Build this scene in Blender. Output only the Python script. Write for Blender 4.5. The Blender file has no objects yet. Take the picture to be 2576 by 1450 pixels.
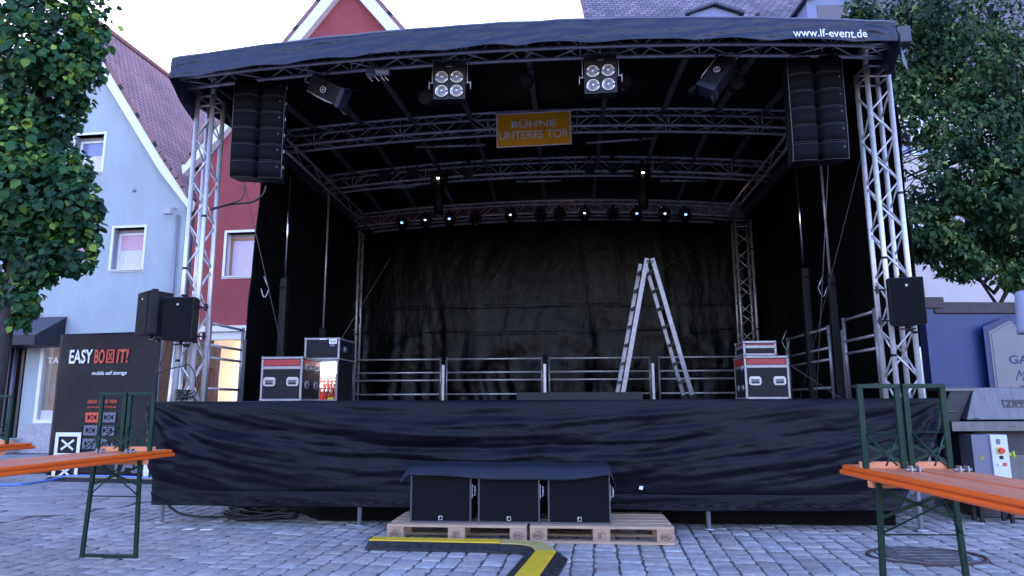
import bpy, math, random
from mathutils import Vector, Matrix, noise
R = math.radians
random.seed(7)
scene = bpy.context.scene

# ------------------------------------------------------------------ camera
EYE = 1.155; PITCH = R(9.65); ROLL = R(0.22); FPX = 1717.0
cam = bpy.data.cameras.new('camera'); cam_o = bpy.data.objects.new('camera', cam)
scene.collection.objects.link(cam_o); scene.camera = cam_o
cam.sensor_width = 36; cam.lens = 36*FPX/2576; cam.clip_end = 2000; cam.clip_start = 0.05
cam_o.location = (0, 0, EYE)
cam_o.rotation_euler = (Matrix.Rotation(R(90)+PITCH, 3, 'X') @ Matrix.Rotation(-ROLL, 3, 'Z')).to_euler()

# ------------------------------------------------------------------ sky, sun, exposure
world = bpy.data.worlds.new('World'); scene.world = world; world.use_nodes = True
wn = world.node_tree; wn.nodes.clear()
SUN_EL, SUN_AZ = R(9), R(-25)          # low sun behind the houses, veiled
sky = wn.nodes.new('ShaderNodeTexSky'); sky.sky_type = 'NISHITA'; sky.sun_disc = False
sky.sun_elevation = SUN_EL; sky.sun_rotation = SUN_AZ; sky.air_density = 1.0; sky.dust_density = 1.2; sky.ozone_density = 2.5
tint = wn.nodes.new('ShaderNodeMix'); tint.data_type = 'RGBA'; tint.blend_type = 'MULTIPLY'
tint.inputs[0].default_value = 1.0; tint.inputs[7].default_value = (1.07, 0.84, 1.03, 1)
bg = wn.nodes.new('ShaderNodeBackground'); bg.inputs[1].default_value = 0.15
wo = wn.nodes.new('ShaderNodeOutputWorld')
wn.links.new(sky.outputs[0], tint.inputs[6]); wn.links.new(tint.outputs[2], bg.inputs[0]); wn.links.new(bg.outputs[0], wo.inputs[0])
sun = bpy.data.lights.new('sun', 'SUN'); sun.energy = 0.5; sun.angle = R(15); sun.color = (1.0, 0.93, 0.88)
sun_o = bpy.data.objects.new('sun', sun); scene.collection.objects.link(sun_o)
sd = Vector((math.sin(SUN_AZ)*math.cos(SUN_EL), math.cos(SUN_AZ)*math.cos(SUN_EL), math.sin(SUN_EL)))
sun_o.rotation_euler = sd.to_track_quat('Z', 'Y').to_euler()
scene.view_settings.view_transform = 'Standard'; scene.view_settings.look = 'None'
scene.view_settings.gamma = 1; scene.view_settings.exposure = 3.4
scene.render.engine = 'CYCLES'

# ------------------------------------------------------------------ materials
MATS = {}
def mat(name, col, rough=0.6, metal=0.0, var=0.0, vscale=4.0, bump=0.0, bscale=30.0, col2=None, stretch=None, emit=None, estr=0, spec=0.5, coat=0, gloss_var=0.0, attr=None):
    if name in MATS: return MATS[name]
    m = bpy.data.materials.new(name); m.use_nodes = True; nt = m.node_tree
    b = nt.nodes['Principled BSDF']
    b.inputs['Base Color'].default_value = (*col, 1); b.inputs['Roughness'].default_value = rough
    b.inputs['Metallic'].default_value = metal; b.inputs['Specular IOR Level'].default_value = spec
    if coat: b.inputs['Coat Weight'].default_value = coat
    tc = nt.nodes.new('ShaderNodeTexCoord'); mp = nt.nodes.new('ShaderNodeMapping')
    nt.links.new(tc.outputs['Object'], mp.inputs[0])
    if stretch: mp.inputs['Scale'].default_value = stretch
    if var or col2:
        n = nt.nodes.new('ShaderNodeTexNoise'); n.inputs['Scale'].default_value = vscale; n.inputs['Detail'].default_value = 6
        n.inputs['Roughness'].default_value = 0.65
        nt.links.new(mp.outputs[0], n.inputs['Vector'])
        cr = nt.nodes.new('ShaderNodeValToRGB'); cr.color_ramp.elements[0].position = 0.34; cr.color_ramp.elements[1].position = 0.68
        c2 = col2 if col2 else tuple(min(1, c*(1+var)) for c in col); c1 = col if col2 else tuple(c*(1-var) for c in col)
        cr.color_ramp.elements[0].color = (*c1, 1); cr.color_ramp.elements[1].color = (*c2, 1)
        nt.links.new(n.outputs['Fac'], cr.inputs[0]); last = cr.outputs[0]
        if attr:
            at_ = nt.nodes.new('ShaderNodeAttribute'); at_.attribute_name = attr
            mx = nt.nodes.new('ShaderNodeMix'); mx.data_type = 'RGBA'; mx.blend_type = 'MULTIPLY'; mx.inputs[0].default_value = 1
            nt.links.new(last, mx.inputs[6]); nt.links.new(at_.outputs['Color'], mx.inputs[7]); last = mx.outputs[2]
        nt.links.new(last, b.inputs['Base Color'])
        if gloss_var:
            mr = nt.nodes.new('ShaderNodeMapRange'); mr.inputs[3].default_value = max(0.05, rough-gloss_var); mr.inputs[4].default_value = min(1, rough+gloss_var)
            nt.links.new(n.outputs['Fac'], mr.inputs[0]); nt.links.new(mr.outputs[0], b.inputs['Roughness'])
    if bump:
        n2 = nt.nodes.new('ShaderNodeTexNoise'); n2.inputs['Scale'].default_value = bscale; n2.inputs['Detail'].default_value = 5
        nt.links.new(mp.outputs[0], n2.inputs['Vector'])
        bp = nt.nodes.new('ShaderNodeBump'); bp.inputs['Strength'].default_value = bump; bp.inputs['Distance'].default_value = 0.02
        nt.links.new(n2.outputs['Fac'], bp.inputs['Height']); nt.links.new(bp.outputs[0], b.inputs['Normal'])
    if emit:
        b.inputs['Emission Color'].default_value = (*emit, 1); b.inputs['Emission Strength'].default_value = estr
    MATS[name] = m; return m

def tile_mat(name, c1, c2, mortar, bw, rh, vscale=1.0, plane='XZ'):
    """rows of small overlapping roof tiles, laid out in the roof plane (object x / slope)"""
    m = bpy.data.materials.new(name); m.use_nodes = True; nt = m.node_tree; b = nt.nodes['Principled BSDF']
    b.inputs['Roughness'].default_value = 0.85
    uv = nt.nodes.new('ShaderNodeUVMap')
    br = nt.nodes.new('ShaderNodeTexBrick'); br.inputs['Scale'].default_value = 1
    br.inputs['Color1'].default_value = (*c1, 1); br.inputs['Color2'].default_value = (*c2, 1); br.inputs['Mortar'].default_value = (*mortar, 1)
    br.inputs['Brick Width'].default_value = bw; br.inputs['Row Height'].default_value = rh; br.inputs['Mortar Size'].default_value = rh*0.10
    br.inputs['Mortar Smooth'].default_value = 0.3; br.inputs['Bias'].default_value = 0.0
    ns = nt.nodes.new('ShaderNodeTexNoise'); ns.inputs['Scale'].default_value = 0.9; ns.inputs['Detail'].default_value = 8
    nt.links.new(uv.outputs[0], br.inputs[0]); nt.links.new(uv.outputs[0], ns.inputs['Vector'])
    mx = nt.nodes.new('ShaderNodeMix'); mx.data_type = 'RGBA'; mx.blend_type = 'MULTIPLY'; mx.inputs[0].default_value = 0.75
    cr = nt.nodes.new('ShaderNodeValToRGB'); cr.color_ramp.elements[0].position = .3; cr.color_ramp.elements[1].position = .7
    cr.color_ramp.elements[0].color = (.55, .55, .55, 1); cr.color_ramp.elements[1].color = (1.25, 1.2, 1.2, 1)
    nt.links.new(ns.outputs[0], cr.inputs[0]); nt.links.new(br.outputs['Color'], mx.inputs[6]); nt.links.new(cr.outputs[0], mx.inputs[7])
    nt.links.new(mx.outputs[2], b.inputs['Base Color'])
    # each course is a wedge: height ramps within the row
    sx = nt.nodes.new('ShaderNodeSeparateXYZ'); nt.links.new(uv.outputs[0], sx.inputs[0])
    dv = nt.nodes.new('ShaderNodeMath'); dv.operation = 'DIVIDE'; dv.inputs[1].default_value = rh; nt.links.new(sx.outputs[1], dv.inputs[0])
    fr = nt.nodes.new('ShaderNodeMath'); fr.operation = 'FRACT'; nt.links.new(dv.outputs[0], fr.inputs[0])
    iv = nt.nodes.new('ShaderNodeMath'); iv.operation = 'SUBTRACT'; iv.inputs[0].default_value = 1; nt.links.new(fr.outputs[0], iv.inputs[1])
    bp = nt.nodes.new('ShaderNodeBump'); bp.inputs['Strength'].default_value = 0.9; bp.inputs['Distance'].default_value = 0.03
    nt.links.new(iv.outputs[0], bp.inputs['Height']); nt.links.new(bp.outputs[0], b.inputs['Normal'])
    return m

ALU = mat('aluminium', (0.56, 0.55, 0.57), 0.38, 0.45, var=.12, vscale=18, bump=.05, bscale=60, gloss_var=.1)
ALU_EDGE = mat('case edge aluminium', (.24, .23, .25), .4, .5, var=.2, vscale=16)
ALU_DULL = mat('dull aluminium', (0.46, 0.44, 0.47), 0.40, 0.6, var=.2, vscale=14, gloss_var=.1)
STEEL = mat('galvanised steel', (0.45, 0.46, 0.50), 0.45, 0.7, var=.18, vscale=20)
CHROME = mat('bright steel', (0.75, 0.75, 0.78), 0.15, 1.0)
BLACKM = mat('black paint', (0.006, 0.006, 0.008), 0.5, 0, spec=.3, var=.3, vscale=12, bump=.05, bscale=80)
SPKBOX = mat('speaker paint', (0.011, 0.010, 0.012), 0.6, 0, spec=.3, var=.25, vscale=30, bump=.25, bscale=220)
GRILLE = mat('speaker grille', (0.0045, 0.0045, 0.0065), 0.75, 0, spec=.12, var=.3, vscale=140, bump=.35, bscale=260)
TARP_BK = mat('black tarpaulin', (0.0007, 0.0006, 0.0012), 0.33, 0, spec=.12, var=.3, vscale=3, bump=.55, bscale=11, stretch=(1, 1, .45), gloss_var=.08)
TARP_ROOF = mat('dark roof tarpaulin', (0.0025, 0.0025, 0.003), 0.6, 0, spec=.2, var=.3, vscale=2, bump=.2, bscale=6)
FASCIA = mat('blue black tarpaulin', (0.018, 0.022, 0.048), 0.42, 0, spec=.35, var=.12, vscale=5, bump=.12, bscale=14, gloss_var=.08)
SKIRT = mat('skirt fabric', (0.0046, 0.0042, 0.0088), 0.5, 0, spec=.17, var=.30, vscale=3, bump=.35, bscale=26, stretch=(1, 1, 3.0), gloss_var=.12)
DECK = mat('deck board', (0.05, 0.045, 0.045), 0.6, 0, var=.3, vscale=8)
ORANGE = mat('orange bench lacquer', (0.62, 0.095, 0.008), 0.38, 0, var=.10, vscale=7, stretch=(1, .12, 1), bump=.05, bscale=30)
ORANGE_TOP = mat('worn orange board face', (0.42, 0.10, 0.030), 0.45, 0, col2=(0.66, 0.23, 0.12), vscale=6, stretch=(9, .5, 1), bump=.08, bscale=30)
WOODP = mat('pale orange batten', (0.62, 0.22, 0.09), 0.5, 0, col2=(.72, .30, .14), vscale=6, stretch=(.4, 5, 5), bump=.1, bscale=30)
GREEN = mat('dark green steel', (0.003, 0.026, 0.016), 0.45, 0.0, var=.2, vscale=10, spec=.25)
PALLET = mat('pallet wood', (0.30, 0.20, 0.13), 0.75, 0, col2=(0.52, 0.36, 0.24), vscale=5, stretch=(.6, 9, 9), bump=.3, bscale=30)
PALLET2 = mat('pallet block wood', (0.26, 0.17, 0.12), 0.8, 0, col2=(0.44, 0.29, 0.20), vscale=9, bump=.3, bscale=60)
INK = mat('dark stamp ink', (0.05, 0.03, 0.03), 0.8)
WHITE_P = mat('white print', (0.78, 0.78, 0.80), 0.5)
RED_P = mat('red print', (0.62, 0.07, 0.035), 0.5)
GREY_P = mat('grey print', (0.13, 0.13, 0.18), 0.5)
YELLOW = mat('yellow ramp lid', (0.62, 0.43, 0.02), 0.5, 0, var=.12, vscale=12, bump=.1, bscale=60)
RUBBER = mat('black rubber', (0.014, 0.013, 0.017), 0.6, 0, var=.4, vscale=14, bump=.6, bscale=70)
CABLE = mat('black cable', (0.010, 0.010, 0.012), 0.45)

# ------------------------------------------------------------------ mesh helper
class MB:
    def __init__(self): self.v = []; self.f = []; self.sm = []; self.mi = []
    def face(self, idx, sm=False, mi=0): self.f.append(idx); self.sm.append(sm); self.mi.append(mi)
    def box(self, c, s, rot=None, mi=0):
        n = len(self.v); c = Vector(c)
        for x in (-.5, .5):
            for y in (-.5, .5):
                for z in (-.5, .5):
                    p = Vector((x*s[0], y*s[1], z*s[2]))
                    if rot is not None: p = rot @ p
                    self.v.append(c+p)
        for q in ((0, 1, 3, 2), (4, 6, 7, 5), (0, 4, 5, 1), (2, 3, 7, 6), (0, 2, 6, 4), (1, 5, 7, 3)):
            self.face([n+i for i in q], mi=mi)
        return self
    def span(self, a, b, mi=0):
        return self.box([(a[i]+b[i])/2 for i in range(3)], [abs(b[i]-a[i]) for i in range(3)], mi=mi)
    def bar(self, p0, p1, w, h, up=(0, 0, 1), mi=0):
        p0 = Vector(p0); p1 = Vector(p1); d = p1-p0; L = d.length; d.normalize(); up = Vector(up)
        if abs(d.dot(up)) > .99: up = Vector((0, 1, 0))
        x = d.cross(up).normalized(); z = x.cross(d).normalized()
        rot = Matrix((x, d, z)).transposed()
        return self.box((p0+p1)/2, (w, L, h), rot, mi)
    def ring(self, c, x, y, r, n): 
        i0 = len(self.v)
        for k in range(n):
            a = 2*math.pi*k/n; self.v.append(c+x*math.cos(a)*r+y*math.sin(a)*r)
        return i0
    def tube(self, pts, r, n=8, cap=True, sm=True, mi=0):
        pts = [Vector(p) for p in pts]; rs = r if isinstance(r, (list, tuple)) else [r]*len(pts)
        prev = None; x = None
        for i, p in enumerate(pts):
            d = (pts[min(i+1, len(pts)-1)]-pts[max(i-1, 0)])
            if d.length < 1e-9: d = Vector((0, 0, 1))
            d.normalize()
            if x is None:
                u = Vector((0, 0, 1)) if abs(d.z) < .9 else Vector((1, 0, 0)); x = d.cross(u).normalized()
            else:
                x = (x-d*x.dot(d)).normalized()
            y = d.cross(x)
            i0 = self.ring(p, x, y, rs[i], n)
            if prev is not None:
                for k in range(n): self.face([prev+k, prev+(k+1) % n, i0+(k+1) % n, i0+k], sm, mi)
            elif cap: self.face([i0+k for k in reversed(range(n))], mi=mi)
            prev = i0
        if cap: self.face([prev+k for k in range(n)], mi=mi)
        return self
    def cyl(self, p0, p1, r, r1=None, n=12, mi=0): return self.tube([p0, p1], [r, r if r1 is None else r1], n, mi=mi)
    def sphere(self, c, r, n=10, m=6, mi=0):
        c = Vector(c)
        pts = [c+Vector((0, 0, r*math.cos(math.pi*(1-i/m)))) for i in range(m+1)]
        i0s = []
        for i in range(m+1):
            rr = max(1e-4, r*math.sin(math.pi*i/m))
            i0s.append(self.ring(pts[i], Vector((1, 0, 0)), Vector((0, 1, 0)), rr, n))
        for i in range(m):
            for k in range(n): self.face([i0s[i]+k, i0s[i]+(k+1) % n, i0s[i+1]+(k+1) % n, i0s[i+1]+k], True, mi)
        return self
    def sheet(self, fn, nu, nv, sm=True, mi=0):
        n = len(self.v)
        for j in range(nv+1):
            for i in range(nu+1): self.v.append(Vector(fn(i/nu, j/nv)))
        for j in range(nv):
            for i in range(nu):
                a = n+j*(nu+1)+i; self.face([a, a+1, a+nu+2, a+nu+1], sm, mi)
        return self
    def prism(self, poly, fn0, fn1, mi=0):
        """extrude polygon (2D pts) between two maps"""
        n = len(self.v); k = len(poly)
        for p in poly: self.v.append(Vector(fn0(*p)))
        for p in poly: self.v.append(Vector(fn1(*p)))
        self.face([n+i for i in reversed(range(k))], mi=mi); self.face([n+k+i for i in range(k)], mi=mi)
        for i in range(k): self.face([n+i, n+(i+1) % k, n+k+(i+1) % k, n+k+i], mi=mi)
        return self
    def build(self, name, m=None, parent=None, bevel=0, solid=0, seg=2, subsurf=0):
        me = bpy.data.meshes.new(name); me.from_pydata([tuple(v) for v in self.v], [], self.f)
        me.polygons.foreach_set('use_smooth', self.sm); me.polygons.foreach_set('material_index', self.mi)
        for x in (m if isinstance(m, (list, tuple)) else [m]):
            if x: me.materials.append(x)
        me.update()
        o = bpy.data.objects.new(name, me); scene.collection.objects.link(o)
        if parent: o.parent = parent
        if solid:
            q = o.modifiers.new('solid', 'SOLIDIFY'); q.thickness = solid; q.offset = 0
        if bevel:
            q = o.modifiers.new('bevel', 'BEVEL'); q.width = bevel; q.segments = seg; q.limit_method = 'ANGLE'; q.angle_limit = R(40)
        if subsurf:
            q = o.modifiers.new('sub', 'SUBSURF'); q.levels = subsurf; q.render_levels = subsurf
        return o

def tag(o, label=None, cat=None, group=None, kind=None):
    if label: o['label'] = label
    if cat: o['category'] = cat
    if group: o['group'] = group
    if kind: o['kind'] = kind
    return o
def thing(name, label, cat, loc=(0, 0, 0), rz=0, group=None, rot=None):
    o = bpy.data.objects.new(name, None); scene.collection.objects.link(o); o.empty_display_size = .1
    o.location = loc; o.rotation_euler = rot if rot else (0, 0, rz)
    return tag(o, label, cat, group)
OX, OY = .123, 6.71; SX, SY = .9968, -.0797; TH = math.atan2(SY, SX)
def W(s, t, z=0): return (OX+s*SX-t*SY, OY+s*SY+t*SX, z)
def sthing(name, label, cat, s, t, z, rz=0, group=None): return thing(name, label, cat, W(s, t, z), TH+rz, group)
def dup(root, loc, rz, label, group=None):
    r = root.copy(); scene.collection.objects.link(r); r.location = loc; r.rotation_euler = (0, 0, rz); r['label'] = label
    if group: r['group'] = group
    def rec(a, b):
        for ch in list(a.children):
            c = ch.copy(); scene.collection.objects.link(c); c.parent = b; c.matrix_parent_inverse = ch.matrix_parent_inverse.copy(); rec(ch, c)
    rec(root, r)
    return r
def at(u, v, y):
    """world point at distance y seen in direction (u,v) of a 2576 wide view (used to set out crowns of trees)"""
    a = (u-1288)/FPX; b = (724.7-v)/FPX
    a, b = a*math.cos(ROLL)+b*math.sin(ROLL), -a*math.sin(ROLL)+b*math.cos(ROLL)
    c, s = math.cos(PITCH), math.sin(PITCH); d = (a, c-s*b, s+c*b); k = y/d[1]
    return Vector((d[0]*k, y, EYE+d[2]*k))
def nz(x, y, z=0, s=1.0): return noise.noise(Vector((x*s, y*s, z*s)))

def text(name, txt, w, h, fn, m, parent, bold=0.0, depth=.002, shear=0.0, space=1.0):
    """lettering fitted to w x h, mapped by fn(x,z,d)->point; flat raised letters"""
    cu = bpy.data.curves.new('t', 'FONT'); cu.body = txt; cu.size = 1; cu.offset = bold; cu.shear = shear; cu.space_character = space
    cu.extrude = 0.5; cu.align_x = 'CENTER'; cu.resolution_u = 4
    o = bpy.data.objects.new('t', cu); scene.collection.objects.link(o)
    dg = bpy.context.evaluated_depsgraph_get(); dg.update()
    me = bpy.data.meshes.new_from_object(o.evaluated_get(dg)); bpy.data.objects.remove(o); bpy.data.curves.remove(cu)
    xs = [v.co.x for v in me.vertices]; ys = [v.co.y for v in me.vertices]
    x0, x1, y0, y1 = min(xs), max(xs), min(ys), max(ys)
    for v in me.vertices:
        a = (v.co.x-(x0+x1)/2)/(x1-x0)*w; b = (v.co.y-(y0+y1)/2)/(y1-y0)*h
        v.co = Vector(fn(a, b, (v.co.z+.5)*depth))
    me.materials.clear(); me.materials.append(m); me.name = name
    o = bpy.data.objects.new(name, me); scene.collection.objects.link(o); o.parent = parent
    return o
def flat(cx, cy, cz):     # lettering on a plane facing -y (the viewer)
    return lambda a, b, d: (cx+a, cy-d, cz+b)
def quadstroke(mb, p, q, w, fn, d=.002):
    """a flat stroke from p to q (2D) on a surface map"""
    p = Vector(p); q = Vector(q); n = (q-p).normalized(); n = Vector((-n.y, n.x))*w/2
    mb.prism([p+n, q+n, q-n, p-n], lambda x, y: fn(x, y, 0), lambda x, y: fn(x, y, d))
def frame2d(mb, cx, cy, w, h, t, fn):
    for a, b in (((-w/2, h/2-t/2), (w/2, h/2-t/2)), ((-w/2, -h/2+t/2), (w/2, -h/2+t/2)), ((-w/2+t/2, -h/2+t), (-w/2+t/2, h/2-t)), ((w/2-t/2, -h/2+t), (w/2-t/2, h/2-t))):
        quadstroke(mb, (cx+a[0], cy+a[1]), (cx+b[0], cy+b[1]), t, fn)

# ================================================================== GROUND
gm = mat('joint earth', (0.10, 0.088, 0.09), .95, 0, var=.4, vscale=30, bump=.5, bscale=90)
g = MB(); g.sheet(lambda u, v: (-90+180*u, -20+200*v, -.011), 40, 40)
tag(g.build('ground', gm), kind='structure')

STONE = mat('granite sett', (0.25, 0.238, 0.232), .85, 0, spec=.15, col2=(0.385, 0.37, 0.358), vscale=14, bump=.5, bscale=55, attr='tone')
def paving(name, stones, m):
    v = []; f = []; tone = []; sm = []
    for (c, ex, ey, L, Wd, h0, tn, tilt) in stones:
        n = len(v); k = 12; jit = [random.uniform(-.007, .007) for _ in range(k)]
        def pt(i, inset, z):
            a = 2*math.pi*(i+.5)/k; ca, sa = math.cos(a), math.sin(a)
            e = 9.0; rr = (abs(ca)**e+abs(sa)**e)**(-1/e)
            x = ca*rr*(L/2-inset+jit[i]); y = sa*rr*(Wd/2-inset+jit[(i*5) % k])
            return (c[0]+ex[0]*x+ey[0]*y, c[1]+ex[1]*x+ey[1]*y, z+h0+tilt[0]*x+tilt[1]*y)
        for ins, z in ((0, -.03), (.000, -.008), (.004, -.0025), (.012, .000)):
            for i in range(k): v.append(pt(i, ins, z))
        v.append((c[0], c[1], h0+.0012))
        for r_ in range(3):
            for i in range(k):
                f.append((n+r_*k+i, n+r_*k+(i+1) % k, n+(r_+1)*k+(i+1) % k, n+(r_+1)*k+i)); sm.append(True)
        for i in range(k): f.append((n+3*k+i, n+3*k+(i+1) % k, n+4*k)); sm.append(True)
        tone += [tn]*(4*k+1)
    me = bpy.data.meshes.new(name); me.from_pydata(v, [], f); me.polygons.foreach_set('use_smooth', sm)
    ca = me.color_attributes.new('tone', 'FLOAT_COLOR', 'POINT'); flat_ = []
    for t in tone: flat_ += [t[0], t[1], t[2], 1]
    ca.data.foreach_set('color', flat_); me.materials.append(m)
    o = bpy.data.objects.new(name, me); scene.collection.objects.link(o); return tag(o, kind='structure')
ang = R(8); ey_ = (math.sin(ang), math.cos(ang)); ex_ = (math.cos(ang), -math.sin(ang))
def slab_zone(x, y): return y > 8.45+(-x-4.4)*-1.6 and x < -3.1 and y > 6.2 and y > 6.2+(x+4.9)*3.4
cob = []
a = -11.0
while a < 9.5:
    wd = random.uniform(.145, .185); b = 1.5+random.uniform(0, .2)
    while b < 12.5:
        L = random.uniform(.12, .24); cb = b+L/2; ca = a+wd/2+nz(b, a, 3, .7)*.03
        x = ex_[0]*ca+ey_[0]*cb; y = ex_[1]*ca+ey_[1]*cb
        b += L
        if y < 2.9 or abs(x) > y*.80+.6 or slab_zone(x, y): continue
        if y > 9 and -3.5 < x < 4: continue
        t = random.gauss(1, .085)*(1+.22*nz(x*.9, y*.9, 2)+.10*nz(x*3, y*3, 5)); wtint = random.uniform(-.04, .04)
        if random.random() < .05: t *= 1.25
        cob.append(((x, y), ey_, ex_, L-random.uniform(.002, .009), wd-random.uniform(.007, .018), random.uniform(-.004, .003), (t*(1+wtint), t, t*(1-wtint)), (random.uniform(-.022, .022), random.uniform(-.022, .022))))
    a += wd
paving('cobblestone_paving', cob, STONE)
SLAB = mat('stone slab', (0.28, 0.268, 0.26), .85, 0, spec=.15, col2=(0.375, 0.36, 0.35), vscale=5, bump=.35, bscale=70, attr='tone')
sl = []; an2 = R(-14); e1 = (math.cos(an2), -math.sin(an2)*-1 if False else math.sin(-an2)); e1 = (math.cos(R(10)), math.sin(R(10))); e2 = (-e1[1], e1[0])
b = 0.0
while b < 16:
    wd = random.uniform(.34, .46); a = -16+random.uniform(0, .8)
    while a < 2:
        L = random.uniform(.5, 1.1); ca, cb = a+L/2, b+wd/2; a += L
        x = e1[0]*ca+e2[0]*cb; y = 4+e1[1]*ca+e2[1]*cb
        if not slab_zone(x, y) or y > 17 or abs(x) > y*.85+.8: continue
        t = random.gauss(1, .06)
        sl.append(((x, y), e1, e2, L-.008, wd-.008, random.uniform(-.002, .002), (t, t, t), (0, 0)))
    b += wd
paving('slab_paving', sl, SLAB)

# manhole ring in the cobbles
mh = thing('manhole_cover', 'round rusty brown manhole cover let into the cobbles under the right table', 'manhole cover', (3.14, 5.46, .003))
mb = MB(); mb.tube([(math.cos(k*math.pi/20)*.42, math.sin(k*math.pi/20)*.30, -.008) for k in range(41)], .018, 6)
mb.build('ring', mat('rusty iron', (.06, .03, .03), .7, .3, var=.4, vscale=20), mh)
mb = MB(); mb.cyl((0, 0, -.01), (0, 0, .012), .30, n=28)
for k in range(5): mb.box((0, -.2+k*.1, .014), (.42-abs(k-2)*.06, .03, .008))
mb.build('cover', mat('dark iron', (.13, .115, .12), .6, .4, var=.4, vscale=20), mh); mh.scale = (1, 1, 1)

# ================================================================== MOBILE STAGE
ST = sthing('mobile_stage', 'large black arched roof mobile stage with silver truss towers and dark front skirt on cobbles', 'stage', 0, 0, 0)
DZ = 1.19
mb = MB(); mb.span((-3.78, 0, DZ-.09), (3.78, 5.9, DZ)); mb.build('deck', DECK, ST)
mb = MB(); mb.span((-3.785, -.022, DZ-.075), (3.80, -.002, DZ+.004)); mb.build('deck_edge', mat('black deck rail', (.02, .02, .025), .5), ST)
for i, (s, t) in enumerate(((-3.65, .1), (-1.62, .06), (1.70, .06), (3.62, .12), (-3.4, 2.8), (0, 2.8), (3.4, 2.8), (-2.6, 1.2))):
    mb = MB(); r_ = .022 if i < 4 else .035
    mb.cyl((s, t, .012), (s, t, DZ-.1), r_); mb.cyl((s, t, 0), (s, t, .012), .06, n=16)
    if i < 4: mb.cyl((s, t, .05), (s, t, .30), r_*.72, n=10)
    mb.build('stage_leg', STEEL if i < 4 else BLACKM, ST)
mb = MB()
for t in (.9, 2.6, 4.3): mb.span((-3.7, t, DZ-.25), (3.7, t+.08, DZ-.1))
for s in (-3.0, 0, 3.0): mb.span((s, .3, .62), (s+.1, 5.7, .9))
mb.build('chassis', BLACKM, ST)
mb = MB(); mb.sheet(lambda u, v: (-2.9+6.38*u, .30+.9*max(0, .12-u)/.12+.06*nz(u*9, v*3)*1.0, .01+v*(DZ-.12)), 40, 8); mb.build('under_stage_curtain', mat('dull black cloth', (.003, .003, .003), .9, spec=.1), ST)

# skirt -----------------------------------------------------------
def skirt_pt(u, v, d=0):
    sl_ = -3.80+.14*v; sr_ = 3.82-.06*v-.50*max(0, v-.15)**1.3; s = sl_+(sr_-sl_)*u; x = s/3.8; zt = DZ+.002; zb = .200-.010*math.sin(math.pi*min(1, max(0, u)))-.012*u + .012*nz(s, 1, 5, 1.3)
    if s > 3.35: zb += 0
    z = zt+(zb-zt)*v
    # swags hung from the two top corners
    sag = (1-x*x)
    L = v*1.02-.36*sag*(1-.35*x) + .12*abs(x)**3
    env = math.sin(math.pi*min(1, v*1.15))**.6 if v < .87 else .35
    f = .048*nz(L*3.6, s*.42, 2)+.034*nz(L*7.5+.3*nz(s, v, 4), s*.8, 4)+.014*nz(L*17, s*1.6, 6)+.006*nz(s*3+L*8, v*12, 1)+.004*nz(s*7, v*15, 8)
    r1 = math.hypot(s+3.8, (zt-z)*1.2)+.05; th = math.atan2((zt-z)*1.2, s+3.81); f += .020*math.exp(-r1/1.9)*min(1, r1/.4)*math.sin(th*15+.9*nz(r1, th*3, 3)+1)
    r2 = math.hypot(3.85-s, (zt-z)*1.2)+.05; t2 = math.atan2((zt-z)*1.2, 3.86-s); f += .018*math.exp(-r2/1.7)*min(1, r2/.4)*math.sin(t2*17+1.1*nz(r2, t2*3, 8))
    f += .007*abs(nz(s*1.6+v*3, v*5-s*1.2, 12))+.005*abs(nz(s*4-v*3, v*9+s, 13))
    f = .05+f*1.35
    cl = max(0, 1-abs((s+3.8)-(v*1.0)*1.05)/.13); f += .012*cl*v
    y = -.034-abs(f)*0-f*env*1.25-.012
    return (s, min(-.030, y)-d, z)
mb = MB(); mb.sheet(lambda u, v: skirt_pt(u, v), 420, 110)
sk = mb.build('skirt', SKIRT, ST, solid=.003)
# right end of the skirt is pulled back round the corner
mb = MB(); mb.sheet(lambda u, v: (3.82-.06*v-.50*max(0, v-.15)**1.3-.10*v*u-.02*u, -.03+.05*u, DZ-.01-(.98-.06*u)*v+.02*nz(u*4, v*4)), 14, 24); mb.build('skirt_return', SKIRT, ST, solid=.003)
mb = MB()
mb.sheet(lambda u, v: tuple(Vector(skirt_pt(u, .955+.0*v))+Vector((0, -.005-.004*math.sin(u*300)*v, -.006+.012*v))), 400, 2)
mb.build('skirt_hem', SKIRT, ST)
# small torn white tag on the skirt
mb = MB(); u0 = (1.27+3.8)/7.64; c = Vector(skirt_pt(u0, .80)); mb.prism([(-.02, -.012), (.012, -.018), (.022, .014), (-.012, .016)], lambda x, y: (c.x+x, c.y-.012, c.z+y), lambda x, y: (c.x+x, c.y-.016, c.z+y)); mb.build('torn_tag', WHITE_P, ST)

# towers ---------------------------------------------------------------
def tower(s, t, z0, z1, w, m, pitch=.24, rz=0, r=.0245):
    root = bpy.data.objects.new('corner_tower', None); scene.collection.objects.link(root); root.parent = ST; root.location = (s, t, 0); root.rotation_euler = (0, 0, rz)
    h = w/2; cs = [(-h, -h), (h, -h), (h, h), (-h, h)]
    for c in cs:
        mb = MB(); mb.cyl((*c, z0), (*c, z1), r, n=14); mb.build('chord', m, root)
    mb = MB()
    n = int((z1-z0-.12)/pitch)
    for k in range(4):
        a, b = cs[k], cs[(k+1) % 4]
        for i in range(n):
            za = z0+.06+i*pitch; p, q = (a, b) if (i+k) % 2 == 0 else (b, a)
            mb.cyl((*p, za), (*q, za+pitch), r*.38, n=6)
        for zz in (z0+.03, z1-.12, z1-.01): mb.cyl((*a, zz), (*b, zz), r*.45, n=6)
    mb.build('lacing', m, root)
    for c in cs[:2]:
        for zz in (z0+1.1+c[0], z0+2.25+c[0]*3): mb = MB(); mb.cyl((*c, zz-.012), (*c, zz+.012), r*1.08, n=14); mb.build('tape_band', BLACKM, root)
    return root
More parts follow.
